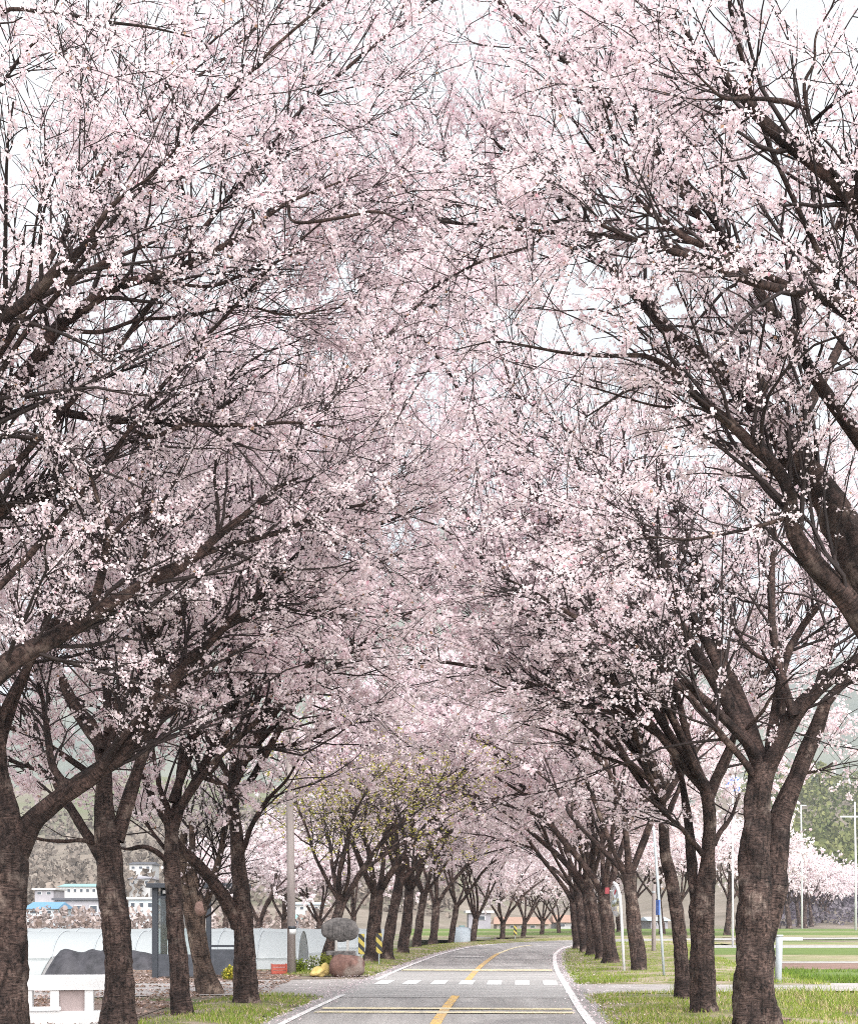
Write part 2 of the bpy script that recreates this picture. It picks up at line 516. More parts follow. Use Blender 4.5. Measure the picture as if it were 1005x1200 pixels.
def road_side(x, y):
    """signed distance from the road's centre line (right positive)"""
    x, y = np.asarray(x, float), np.asarray(y, float)
    sh = x.shape
    p = np.stack([x.ravel(), y.ravel()], 1)
    out = np.empty(len(p))
    for a in range(0, len(p), 4000):
        d = p[a:a + 4000, None, :] - ROAD[None]
        j = (d ** 2).sum(-1).argmin(1)
        dj = d[np.arange(len(j)), j]
        s = (dj * RN[j]).sum(-1)
        out[a:a + 4000] = np.sign(s) * np.linalg.norm(dj, axis=-1)
    return out.reshape(sh)


def sstep(a, b, x):
    t = np.clip((x - a) / (b - a), 0, 1)
    return t * t * (3 - 2 * t)


def ground_z(x, y):
    x, y = np.asarray(x, float), np.asarray(y, float)
    s = road_side(x, y)
    left = sstep(-5.2, -9.5, s) * np.maximum(sstep(46, 53, y), sstep(-9.5, -12.5, x))
    return -1.25 * left - 0.10 * sstep(7, 12, s)


def hill_z(x, y):
    """rising land beyond the fields, left and right, low in the middle"""
    x, y = np.asarray(x, float), np.asarray(y, float)
    t = np.clip((y - 170) / 140, 0, None)
    z = -2.4 + 7.0 * np.clip(t, 0, 1) ** 1.4 + 44 * np.clip((y - 320) / 220, 0, 1.2) ** 1.3
    bearing = x / np.maximum(y, 1)
    mid = 1 - 0.80 * np.exp(-((bearing - 0.09) / 0.085) ** 2)
    und = 1 + 0.12 * np.sin(x * 0.021 + 1) + 0.08 * np.sin(x * 0.05 + y * 0.013)
    return -2.4 + (z + 2.4) * mid * und


def sheet(name, X, Y, Z, mat, kind='structure', parent=None):
    """grid sheet from 2-D arrays"""
    v = np.stack([X, Y, Z], -1).reshape(-1, 3)
    a, b = X.shape
    i = np.arange(a * b).reshape(a, b)
    q = np.stack([i[:-1, :-1], i[:-1, 1:], i[1:, 1:], i[1:, :-1]], -1).reshape(-1, 4)
    nrm = np.cross(v[q[0, 1]] - v[q[0, 0]], v[q[0, 3]] - v[q[0, 0]])
    if nrm[2] < 0:
        q = q[:, ::-1]
    return link(name, mesh_np(name, v, [q], mat), parent, kind=kind)


# ground: one sheet to the horizon
gx = np.concatenate([np.linspace(-6000, -400, 12), np.linspace(-300, -40, 14), np.arange(-36, 40, 1.2), np.linspace(44, 300, 18), np.linspace(400, 6000, 12)])
gy = np.concatenate([np.linspace(-300, -20, 8), np.arange(-16, 130, 1.3), np.linspace(134, 400, 24), np.linspace(500, 9000, 14)])
GX, GY = np.meshgrid(gx, gy)
GZ = ground_z(GX, GY)
ground = sheet('ground', GX, GY, GZ, M['ground'])


def ribbon(name, s0, s1, off0, off1, z, mat, parent=None, step=None, kind=None):
    """strip following the road between stations s0..s1 and offsets off0..off1 from its centre"""
    n = max(2, int((s1 - s0) / (step or 1.0)) + 1)
    q = np.linspace(s0, s1, n)
    c = np.stack([np.interp(q, RS, ROAD[:, 0]), np.interp(q, RS, ROAD[:, 1])], 1)
    nn = unit(np.stack([np.interp(q, RS, RN[:, 0]), np.interp(q, RS, RN[:, 1])], 1))
    o0 = off0 if np.ndim(off0) else np.full(n, off0)
    o1 = off1 if np.ndim(off1) else np.full(n, off1)
    cols = [c + nn * (o0 + (o1 - o0) * f)[:, None] for f in (0, 0.5, 1)]
    X = np.stack([a[:, 0] for a in cols], 1)
    Y = np.stack([a[:, 1] for a in cols], 1)
    o = sheet(name, X, Y, np.full_like(X, z), mat, kind, parent)
    return o


def station(y):
    k = np.argmax(ROAD[:, 1] > y)
    return np.interp(y, ROAD[:k + 1, 1], RS[:k + 1])


S_END = RS[-1]
road = ribbon('road', 0, S_END, -2.85, 2.85, 0.03, M['asphalt'], kind='structure')
# raised, paler crossing table and the paint on it
ribbon('crossing_table', station(30.3), station(43.5), -2.6, 2.55, 0.036, M['asphalt_table'], road)
ribbon('edge_line', 0, station(31.2), -2.52, -2.40, 0.042, M['white_paint'], road)
ribbon('edge_line', station(38.2), S_END, -2.50, -2.37, 0.042, M['white_paint'], road)
ribbon('edge_line', 0, S_END, 2.38, 2.53, 0.042, M['white_paint'], road)
for a, b, mt in ((8, 14, 'yellow_paint'), (19.5, 31, 'yellow_paint'), (37.6, 63, 'yellow_paint'), (63.1, 80, 'cream_paint')):
    ribbon('centre_line', station(a), station(b), -0.09 - 0.02, 0.09 - 0.02, 0.042, M[mt], road)
for k in range(7):
    ribbon('crosswalk_stripe', station(35.7), station(37.9), -2.28 + k * 0.70, -1.92 + k * 0.70, 0.043, M['white_paint'], road)
for (y0, y1, a, b, mt) in ((25.5, 25.95, -2.3, 2.3, 'cream_paint'), (26.5, 26.95, -2.3, 2.3, 'cream_paint'), (44.2, 45.4, -2.3, 2.3, 'cream_paint')):
    ribbon('warning_line', station(y0), station(y1), a, b, 0.0445, M[mt], road, 0.2)
ribbon('stop_line', station(57.6), station(58.4), -1.5, -0.35, 0.0435, M['white_paint'], road, 0.2)
# turf verges beside the road (slightly mounded)
def verge(name, y0, y1, o0, o1, mat, zmax=0.10):
    a, b = station(y0), station(y1)
    n = max(3, int((b - a) / 0.5))
    q = np.linspace(a, b, n)
    c = np.stack([np.interp(q, RS, ROAD[:, 0]), np.interp(q, RS, ROAD[:, 1])], 1)
    nn = unit(np.stack([np.interp(q, RS, RN[:, 0]), np.interp(q, RS, RN[:, 1])], 1))
    f = np.linspace(0, 1, 14)
    off = o0 + (o1 - o0) * f[None, :] + np.zeros((n, 1))
    edge = np.minimum(np.minimum((q - a), (b - q)) / 1.2, 1)[:, None]
    off = off + (1 - f)[None] * 0.12 * np.sin(q * 2.1)[:, None]
    X = c[:, 0:1] + nn[:, 0:1] * off
    Y = c[:, 1:2] + nn[:, 1:2] * off
    Z = 0.012 + zmax * np.sin(np.clip(f * 1.0, 0, 1) * pi)[None] * edge + 0.02 * np.sin(X * 3.1 + Y * 1.7) * np.sin(f * pi)[None] * edge
    Z = np.maximum(Z, 0.004)
    return sheet(name, X, Y, Z, mat)


verge('verge', 4, 31.5, 3.0, 7.0, M['verge'])
verge('verge', 36.6, 92, 3.0, 9.0, M['verge'], 0.14)
verge('verge', 8, 30.0, -3.0, -4.9, M['verge'], 0.10)
verge('verge', 41.0, 92, -3.0, -5.4, M['verge'], 0.12)
verge('verge', 92.1, 99.0, -3.0, -9.0, M['verge'], 0.12)


def poly_sheet(name, pts, z, mat, kind='structure'):
    m = MB()
    m.add([(x, y, z) for x, y in pts], [tuple(range(len(pts)))])
    return m.build(name, mat, kind=kind)


# lanes joining the road
poly_sheet('lane', [(-2.2, 31.2), (-1.15, 39.3), (-5.2, 38.6), (-9, 35.4), (-14, 31.5), (-24, 24), (-24, 19.5), (-14, 26.5), (-8.2, 30.2), (-5.2, 31.6), (-3.6, 31.6)], 0.016, 'lane')
poly_sheet('lane', [(3.35, 32.0), (3.5, 36.3), (9, 36.9), (22, 37.6), (60, 39.5), (60, 37.0), (22, 34.6), (9, 33.2)], 0.016, 'lane')
poly_sheet('leafy_path', [(-3.4, 39.2), (-4.2, 44.5), (-9, 45.5), (-9.3, 36.0), (-5.2, 38.8)], 0.012, 'litter_soil')
poly_sheet('leafy_path', [(-5.0, 12), (-5.0, 29.5), (-8.0, 29.9), (-9.3, 28.0), (-9.3, 12)], 0.012, 'litter_soil')

# strips of the fields beyond the right-hand trees
fy = [(39.8, 46.0, 'field_green', 7.6), (46.0, 51.5, 'field_brown', 8.0), (51.5, 53.4, 'concrete', 8.0), (53.4, 62, 'field_dry', 9.0), (62, 74, 'field_green', 10.5), (74, 80, 'concrete', 12.5),
      (80, 88, 'field_dry', 17.0)]
for k, (a, b, mt, x0) in enumerate(fy):
    n = 40
    xs = np.linspace(x0, 150, n)
    X = np.stack([xs, xs], 0)
    Y = np.stack([a + 0.03 * xs * (1 if a < 60 else 0.6), b + 0.03 * xs * (1 if b < 60 else 0.6)], 0)
    sheet('field', X, Y, np.full_like(X, 0.0 + 0.004 * k), M[mt])
for (a, b, mt) in ((106, 116, 'field_dry'), (116, 134, 'field_green'), (134, 140, 'field_dry'), (140, 165, 'field_green')):
    xs = np.linspace(-2, 150, 40)
    X = np.stack([xs, xs], 0)
    Y = np.stack([a + 0 * xs, b + 0 * xs], 0)
    sheet('field', X, Y, np.full_like(X, 0.02), M[mt])

# rising land and the mountain beyond
hx = np.linspace(-420, 520, 110)
hy = np.linspace(165, 640, 64)
HX, HY = np.meshgrid(hx, hy)
sheet('hill', HX, HY, hill_z(HX, HY), M['hill_brown'])
mx_x = np.linspace(-2600, 2600, 120)
mx_t = np.linspace(0, 1, 26)
MXX, MT = np.meshgrid(mx_x, mx_t)
crest = 520 * np.exp(-((MXX - 80) / 520) ** 2) + 300 * np.exp(-((MXX + 900) / 600) ** 2) + 300 * np.exp(-((MXX - 1000) / 420) ** 2) + 60 + 35 * np.sin(MXX * 0.011) + 22 * np.sin(MXX * 0.031 + 1)
MZ = crest * np.sin(MT * pi / 2 * 1.0) ** 1.3 + 10 * np.sin(MXX * 0.05 + MT * 40) * MT - 5
sheet('mountain', MXX, 1500 + MT * 900 + 60 * np.sin(MXX * 0.008), MZ, M['mountain'])


# ------------------------------------------------------------------ branching
def grow(P0, D0, L, R0, nseg, wander, up, rng, taper=0.75, droop=0.0):
    n = len(P0)
    pts = np.empty((n, nseg + 1, 3))
    pts[:, 0] = P0
    D = unit(D0)
    st = (L / nseg)[:, None]
    for k in range(nseg):
        D = D + rng.normal(0, wander, (n, 3))
        D[:, 2] += up - droop * (k / nseg)
        D = unit(D)
        pts[:, k + 1] = pts[:, k] + D * st
    t = np.linspace(0, 1, nseg + 1)[None]
    rad = R0[:, None] * (1 - taper * t)
    return pts, rad


def spawn(pts, rad, n, tmin, tmax, ang, angsd, L, up, rng, rr, rcap, flat=0.0):
    m = pts.shape[1]
    ln = np.linalg.norm(np.diff(pts, axis=1), axis=-1).sum(1)
    idx = rng.choice(len(pts), n, p=ln / ln.sum())
    t = tmin + (tmax - tmin) * rng.random(n)
    f = t * (m - 1)
    i = np.minimum(f.astype(int), m - 2)
    w = (f - i)[:, None]
    a, b = pts[idx, i], pts[idx, i + 1]
    pos = a + (b - a) * w
    T = unit(b - a)
    r = rad[idx, i] * (1 - w[:, 0]) + rad[idx, i + 1] * w[:, 0]
    rnd = unit(rng.normal(0, 1, (n, 3)))
    perp = unit(np.cross(T, rnd))
    perp[:, 2] *= 1 - flat
    th = rng.normal(ang, angsd, n)[:, None]
    D = np.cos(th) * T + np.sin(th) * perp
    D[:, 2] += up
    LL = L * (1.1 - 0.55 * t) * rng.uniform(0.55, 1.35, n)
    return pos, unit(D), LL, np.minimum(r * rr, rcap)


def flower_mesh(pos, size, rng, tint_c, tint_o, petals=5):
    """cupped five-petal flowers (fan of five) or, for farther trees, bent two-face clumps of flowers"""
    n = len(pos)
    N = unit(rng.normal(0, 1, (n, 3)))
    A = unit(np.cross(N, unit(rng.normal(0, 1, (n, 3)))))
    B = np.cross(N, A)
    s = size * rng.uniform(0.75, 1.25, n)
    if petals == 5:
        ang = rng.random(n)[:, None] * 6.28 + np.arange(5)[None] * 1.2566
        rr = s[:, None] * rng.uniform(0.8, 1.15, (n, 5))
        out = pos[:, None] + rr[..., None] * (np.cos(ang)[..., None] * A[:, None] + np.sin(ang)[..., None] * B[:, None] + 0.38 * N[:, None])
        out[:, 0] -= N * s[:, None] * 0.30
        out[:, 2] += N * s[:, None] * 0.18
        v = out.reshape(-1, 3)
        f = np.arange(n * 5).reshape(n, 5)
        tint = np.repeat(tint_o[:, None], 5, 1)
        tint[:, 0] = tint_c * 0.6 + tint_o * 0.4
        tint = tint.reshape(-1, 3)
    else:
        j = lambda: rng.uniform(0.7, 1.2, n)[:, None] * s[:, None]
        p0 = pos - A * j() * 0.9 + N * s[:, None] * 0.35
        p2 = pos + A * j() * 0.9 + N * s[:, None] * 0.35
        p1 = pos - B * j()
        p3 = pos + B * j()
        v = np.stack([p0, p1, p2, p3], 1).reshape(-1, 3)
        k = np.arange(n)[:, None] * 4
        f = np.concatenate([np.array([[0, 1, 3]]) + k, np.array([[1, 2, 3]]) + k])
        tint = np.stack([tint_o, tint_c * 0.35 + tint_o * 0.65, tint_o, tint_o], 1).reshape(-1, 3)
    return v, f, tint


def flower_tints(n, rng, pos, pink=0.0):
    w = rng.random(n)[:, None]
    pale, rose = np.array([[0.91, 0.868, 0.887]]), np.array([[0.85, 0.715, 0.765]])
    cl = 0.5 + 0.5 * np.sin(pos[:, 0:1] * 2.3 + pos[:, 2:3] * 1.7) * np.sin(pos[:, 1:2] * 1.9 + pos[:, 2:3] * 2.9)   # whole clumps a little rosier
    mixv = np.clip(0.55 * w ** 1.6 + 0.35 * cl + pink, 0, 1)
    o = pale * (1 - mixv) + rose * mixv
    c = np.array([[0.66, 0.38, 0.43]]) * rng.uniform(0.8, 1.25, (n, 1))
    bronze = rng.random(n) < 0.006
    o[bronze] = np.array([0.44, 0.29, 0.20])
    c[bronze] = np.array([0.26, 0.12, 0.07])
    calyx = rng.random(n) < 0.01
    o[calyx] = np.array([0.62, 0.36, 0.42])
    return c, o


def along(pts, n, rng, tmin=0.0, tmax=1.0):
    ln = np.linalg.norm(np.diff(pts, axis=1), axis=-1).sum(1)
    idx = rng.choice(len(pts), n, p=ln / ln.sum())
    f = (tmin + (tmax - tmin) * rng.random(n)) * (pts.shape[1] - 1)
    i = np.minimum(f.astype(int), pts.shape[1] - 2)
    return pts[idx, i] + (pts[idx, i + 1] - pts[idx, i]) * (f - i)[:, None]


NL = 22                                           # points along a limb


def stem_mesh(name, P, rad, k, seed, mat, base=False, burls=()):
    """one stem: lumpy tapered tube, flared and ridged at the root when base"""
    rng = np.random.default_rng(seed)
    v, q, uv = tube_arrays(P[None], rad[None], k)
    m = len(P)
    V = v.reshape(m, k, 3)
    C0 = P[:, None, :]
    ang = np.arange(k) * 2 * pi / k
    h = np.concatenate([[0], np.cumsum(np.linalg.norm(np.diff(P, axis=0), axis=1))])
    disp = np.zeros((m, k))
    for j in range(6):
        fr, kz, ph = rng.integers(1, 5), rng.uniform(1.0, 7.0), rng.uniform(0, 6.28)
        disp += (0.034 if base else 0.05) * np.sin(fr * ang[None] + kz * h[:, None] + ph) * rng.uniform(0.5, 1.3)
    disp += rng.normal(0, 0.018, (m, k)) + rng.normal(0, 0.012, (m, 1))
    rough = rng.normal(0, 1, (m // 3 + 2, max(4, k // 3)))          # plates and ridges of old bark
    ri, rj = np.arange(m) / 3.0, np.arange(k) * rough.shape[1] / k
    i0, j0 = ri.astype(int), rj.astype(int)
    fi, fj = (ri - i0)[:, None], (rj - j0)[None]
    j1 = (j0 + 1) % rough.shape[1]
    disp += 0.035 * ((1 - fi) * ((1 - fj) * rough[i0][:, j0] + fj * rough[i0][:, j1]) + fi * ((1 - fj) * rough[i0 + 1][:, j0] + fj * rough[i0 + 1][:, j1]))
    if not base:
        for _ in range(rng.integers(2, 6)):                          # knobs where twigs broke off
            da = (ang[None] - rng.uniform(0, 6.28) + pi) % (2 * pi) - pi
            disp += rng.uniform(0.10, 0.34) * np.exp(-((h[:, None] - rng.uniform(0.1, 0.9) * h[-1]) / (1.1 * rad.mean() + 0.03)) ** 2 - (da / 0.9) ** 2)
    if base:
        ph = rng.uniform(0, 6.28)
        fl = np.exp(-h / 0.22)[:, None]
        disp += fl * (0.20 + 0.22 * np.sin(4 * ang + ph)[None] + 0.10 * np.sin(7 * ang + ph * 2)[None])
        disp += 0.06 * np.sin(5 * ang + ph)[None] * np.exp(-h / 1.2)[:, None]
    for (hb, ab, size, amp) in burls:
        da = (ang[None] - ab + pi) % (2 * pi) - pi
        disp += amp * np.exp(-((h[:, None] - hb) / size) ** 2 - (da / 0.8) ** 2)
    V[:] = C0 + (V - C0) * (1 + disp[..., None])
    return mesh_np(name, V.reshape(-1, 3), [q], mat, uv)


class Tree:
    """a tree under one Empty: trunk, limbs (a mesh each), twigs and blossom"""
    def __init__(self, name, label, cat, base, group=None, seed=1, bark='bark'):
        self.base = np.array(base, float)
        self.root = thing(name, label, cat, tuple(base), 0, group)
        self.rng = np.random.default_rng(seed)
        self.seed = seed
        self.bark = bark
        self.limbs, self.lrad = [], []
        self.nst = 0

    def stem(self, name, P, rad, k=14, base=False, burls=(), mat=None, spawn_from=True, n=None):
        P = np.asarray(P, float)
        self.nst += 1
        me = stem_mesh(name, P - self.base, rad, k, self.seed * 31 + self.nst, M[mat or (self.bark if base else 'limb')], base, burls)
        o = link(name, me, self.root)
        if spawn_from:
            q = resample(np.column_stack([P, rad]), NL)
            self.limbs.append(q[:, :3])
            self.lrad.append(q[:, 3])
        return o

    def crown(self, n2, n3, n4, nfl, size, petals=5, L2=1.9, L3=0.95, L4=0.38, up=0.06, t2=0.22, twig_k=3, keep=None, kind='petal', tints=None, extra=0.15, per=4, zmin=-9, spread=0.085):
        rng = self.rng
        lim, lr = np.array(self.limbs), np.array(self.lrad)
        a = spawn(lim, lr, n2, t2, 1.0, 0.66, 0.24, L2 * 1.45, 0.04, rng, 0.45, 0.024)
        p2, r2 = grow(*a[:3], a[3], 6, 0.17, up, rng, 0.72, droop=0.13)
        tips = lim[:, -1]
        a = spawn(p2, r2, n3, 0.15, 1.0, 0.62, 0.26, L3 * 1.1, 0.02, rng, 0.6, 0.014)
        b = spawn(lim, lr, max(4, n3 // 4), 0.35, 1.0, 1.0, 0.3, L3 * 1.1, 0.10, rng, 0.35, 0.013)
        a = [np.concatenate([x, y]) for x, y in zip(a, b)]
        p3, r3 = grow(*a[:3], np.maximum(a[3], 0.0055), 4, 0.20, up * 0.5, rng, 0.6, droop=0.08)
        a = spawn(p3, r3, n4, 0.1, 1.0, 0.75, 0.3, L4, 0.04, rng, 0.7, 0.0055)
        p4, r4 = grow(*a[:3], np.maximum(a[3], 0.0035), 2, 0.17, 0.05, rng, 0.5)
        if keep is not None:
            p3k, p4k = keep(p3[:, -1]), keep(p4[:, -1])
            p3, r3, p4, r4 = p3[p3k], r3[p3k], p4[p4k], r4[p4k]
        k3, k4, k2 = p3[:, :, 2].min(1) > zmin - 0.1, p4[:, :, 2].min(1) > zmin - 0.1, p2[:, :, 2].min(1) > zmin - 0.3
        p2, r2, p3, r3, p4, r4 = p2[k2], r2[k2], p3[k3], r3[k3], p4[k4], r4[k4]
        V, Q, n0 = [], [], 0
        for p, r, k in ((p2, r2, 4), (p3, r3, 3), (p4, r4, twig_k)):
            v, q, _ = tube_arrays(p - self.base, r, k, n0)
            V.append(v); Q.append(q); n0 += len(v)
        tw = link('twigs', mesh_np('twigs', np.concatenate(V), Q, M['twig']), self.root, kind='stuff')
        # flowers in small umbels along the twigs
        nc = nfl // per
        c = np.concatenate([along(p4, int(nc * 0.56), rng, 0.15), along(p3, int(nc * 0.35), rng, 0.3), along(p2, int(nc * 0.07), rng, 0.45)])
        den = 0.5 + 0.5 * np.sin(c[:, 0] * 1.3 + self.seed) * np.sin(c[:, 1] * 1.1 + 2 * self.seed) * np.sin(c[:, 2] * 1.5) + 0.25 * np.sin(c[:, 0] * 4 + c[:, 2] * 3.1)
        c = c[rng.random(len(c)) < np.clip(0.35 + den, 0.25, 1)]
        c = c[c[:, 2] > zmin]
        f = np.repeat(c, per, 0)
        f = f + unit(rng.normal(0, 1, f.shape)) * (rng.uniform(0.25, 1.0, (len(f), 1)) ** 0.5) * spread
        if keep is not None:
            f = f[keep(f)]
        tc, to = (tints or flower_tints)(len(f), rng, f)
        v, fc, tint = flower_mesh(f - self.base, size, rng, tc, to, petals)
        bl = link('blossom' if kind == 'petal' else 'foliage', mesh_np('blossom', v, [fc], M[kind], tint=tint, smooth=False), self.root, kind='stuff')
        return bl


def hero(name, label, d, trunk, limbs, seed, group=None, auto=(), bark='bark', k=32, burls=(), crown=None, cat='cherry tree'):
    """tree whose stems follow measured courses: lists of (column, row, width) seen at depth d; each limb starts at the depth of the stem it leaves
    and drifts by dd metres towards its tip"""
    x0, y0 = trunk[0][0][0][:2]
    bx = (x0 - CX) / F * d
    base = (bx, d, 0.0)
    T = Tree(name, label, cat, base, group, seed, bark)
    done = []                                     # (x, y, d)
    def place(course, dd, first, WF=0.70):
        course = [tuple(map(float, c)) for c in course]
        if first:
            d0 = d
        else:
            arr = np.array(done)
            j = ((arr[:, 0] - course[0][0]) ** 2 + (arr[:, 1] - course[0][1]) ** 2).argmin()
            d0 = arr[j, 2]
        s = np.concatenate([[0], np.cumsum([math.hypot(b[0] - a[0], b[1] - a[1]) for a, b in zip(course, course[1:])])])
        s = s / s[-1]
        P, R = [], []
        for (x, y, w), t in zip(course, s):
            di = d0 + dd * t
            P.append(pt(x, y, di)); R.append(w * WF / 2 / F * di)
            done.append((x, y, di))
        for a, b in zip(list(done[-len(course):]), list(done[-len(course) + 1:])):
            for t in (0.25, 0.5, 0.75):
                done.append(tuple(np.array(a) * (1 - t) + np.array(b) * t))
        return resample(np.column_stack([P, R]), 84 if first else max(16, min(40, len(course) * 6)))
    for j, (course, dd) in enumerate(trunk):
        q = place(course, dd, j == 0, 0.78)
        if j == 0:
            q[:, 2] = np.maximum(q[:, 2], -0.15)
            q[0, 2] = -0.12
        T.stem('trunk', q[:, :3], q[:, 3], k, base=(j == 0), burls=burls if j == 0 else (), spawn_from=False, mat=bark if j else None)
    for course, dd in limbs:
        q = place(course, dd, False)
        T.stem('limb', q[:, :3], q[:, 3], 14 if course[0][2] > 12 else 9)
    # limbs the measured ones do not account for: back, front and outward
    rng = T.rng
    for (x, y, dd, az, el, L, w) in auto:
        P0 = pt(x, y, d + dd)
        D = np.array([cos(el) * sin(az), cos(el) * cos(az), sin(el)])
        p, r = grow(P0[None], D[None], np.array([L]), np.array([w * 0.7 / 2 / F * d]), 12, 0.08, 0.02, rng, 0.8, droop=0.10)
        T.stem('limb', p[0], r[0], 10)
    T.crown(**crown)
    return T


def view_keep(pad_x=2.2, pad_top=1.6):
    """leave out what stands well outside the picture (sides, top)"""
    def f(p):
        d = np.maximum(p[:, 1], 0.5)
        return (np.abs(p[:, 0]) < 502.5 / F * d + pad_x) & (p[:, 2] < H + HZ / F * d + pad_top) & (p[:, 1] > 4.5)
    return f


VK = view_keep()
GL, GR = 'cherry trees of the left roadside row', 'cherry trees of the right roadside row'
R_ = radians
# --- R0: trunk out of the picture, limbs sweeping in over the road
hero('cherry_tree', 'cherry tree with two thick bare limbs sweeping high over the road, trunk out of view', 13.5,
     [([(1075, 1297, 84), (1080, 1180, 70), (1078, 1080, 64), (1070, 950, 60), (1062, 860, 62)], 0)],
     [([(1066, 880, 66), (1046, 760, 60), (1005, 661, 58), (983, 607, 52), (956, 566, 48), (932, 532, 46), (908, 500, 42), (875, 465, 33), (854, 444, 29), (827, 424, 26), (800, 404, 24), (777, 383, 22), (760, 359, 20), (726, 325, 17), (699, 291, 14), (679, 257, 11), (650, 222, 9), (620, 190, 7), (585, 172, 5), (545, 120, 3)], 1.5),
      ([(1062, 860, 48), (1036, 780, 42), (1005, 722, 38), (980, 691, 34), (953, 661, 31), (929, 620, 26), (925, 583, 23), (915, 556, 21), (898, 536, 20), (881, 522, 18), (854, 495, 16), (827, 475, 14), (800, 448, 12), (777, 427, 10), (756, 417, 8), (709, 417, 6), (665, 414, 5), (624, 407, 4), (580, 400, 3), (533, 410, 2)], -1.2),
      ([(885, 470, 22), (902, 434, 19), (922, 407, 18), (936, 372, 17), (945, 340, 17), (959, 304, 16), (976, 274, 14), (992, 245, 12), (1004, 190, 9), (1010, 120, 5)], -1.0),
      ([(934, 528, 24), (942, 488, 20), (956, 458, 18), (976, 420, 15), (992, 385, 12), (1010, 330, 8)], 1.5),
      ([(1062, 860, 50), (1072, 680, 44), (1064, 520, 40), (1046, 400, 36), (1028, 300, 33), (1005, 244, 31), (980, 216, 28), (956, 193, 26), (915, 162, 22), (881, 129, 17), (865, 105, 14), (844, 81, 11), (817, 57, 8), (794, 24, 5), (770, -20, 3)], -2.6),
      ([(1050, 420, 24), (1030, 378, 21), (1005, 362, 19), (969, 348, 17), (929, 342, 16), (881, 331, 15), (841, 315, 13), (800, 298, 12), (766, 288, 10), (744, 281, 8), (700, 262, 5)], -1.5),
      ([(881, 330, 14), (868, 315, 12), (841, 294, 11), (807, 281, 10), (777, 260, 9), (756, 244, 8), (736, 220, 7), (709, 193, 5), (685, 162, 4), (660, 120, 2)], 0.8),
      ([(736, 220, 5), (734, 203, 5), (726, 176, 4), (709, 129, 3.5), (699, 78, 2)], -0.4),
      ([(956, 193, 9), (953, 159, 8), (946, 132, 7), (942, 98, 6), (953, 74, 5), (956, 40, 4), (976, 3, 3), (985, -40, 2)], -0.5),
      ([(942, 127, 8), (915, 118, 8), (875, 115, 7), (848, 115, 6), (827, 98, 4), (800, 70, 2)], -0.7),
      ([(949, 145, 6), (980, 118, 5), (1010, 100, 4), (1030, 90, 3)], -0.7),
      ([(918, 608, 8), (875, 620, 6), (807, 632, 4.5), (756, 630, 3), (700, 650, 2)], -1.0),
      ([(650, 222, 6), (620, 225, 5.5), (590, 197, 5), (540, 190, 4), (500, 172, 4), (455, 155, 4), (400, 128, 3), (365, 122, 2)], 1.2),
      ([(668, 256, 6), (634, 262, 6), (590, 250, 5), (520, 240, 5), (470, 245, 4), (410, 252, 3), (370, 238, 2)], -0.6),
      ([(640, 270, 4), (622, 288, 5), (560, 308, 4), (520, 330, 3.5), (488, 350, 2)], -0.8),
      ([(854, 497, 5), (818, 478, 5), (770, 476, 4), (720, 462, 3), (668, 445, 2)], 0.5),
      ],
     201, GR, auto=[(1064, 600, 0, R_(262), R_(52), 8.5, 15), (1046, 400, -1.5, R_(290), R_(42), 7.5, 12), (1064, 520, -0.8, R_(235), R_(52), 6.5, 11), (1064, 520, -0.8, R_(20), R_(60), 5.5, 28), (1064, 600, 0, R_(250), R_(55), 5.5, 26), (1070, 840, 0, R_(60), R_(50), 5, 30)],
     crown=dict(n2=330, n3=1500, n4=2667, nfl=159282, petals=2, spread=0.05, size=0.0167, L2=1.5, L3=0.8, L4=0.34, keep=VK, zmin=3.3, per=6))

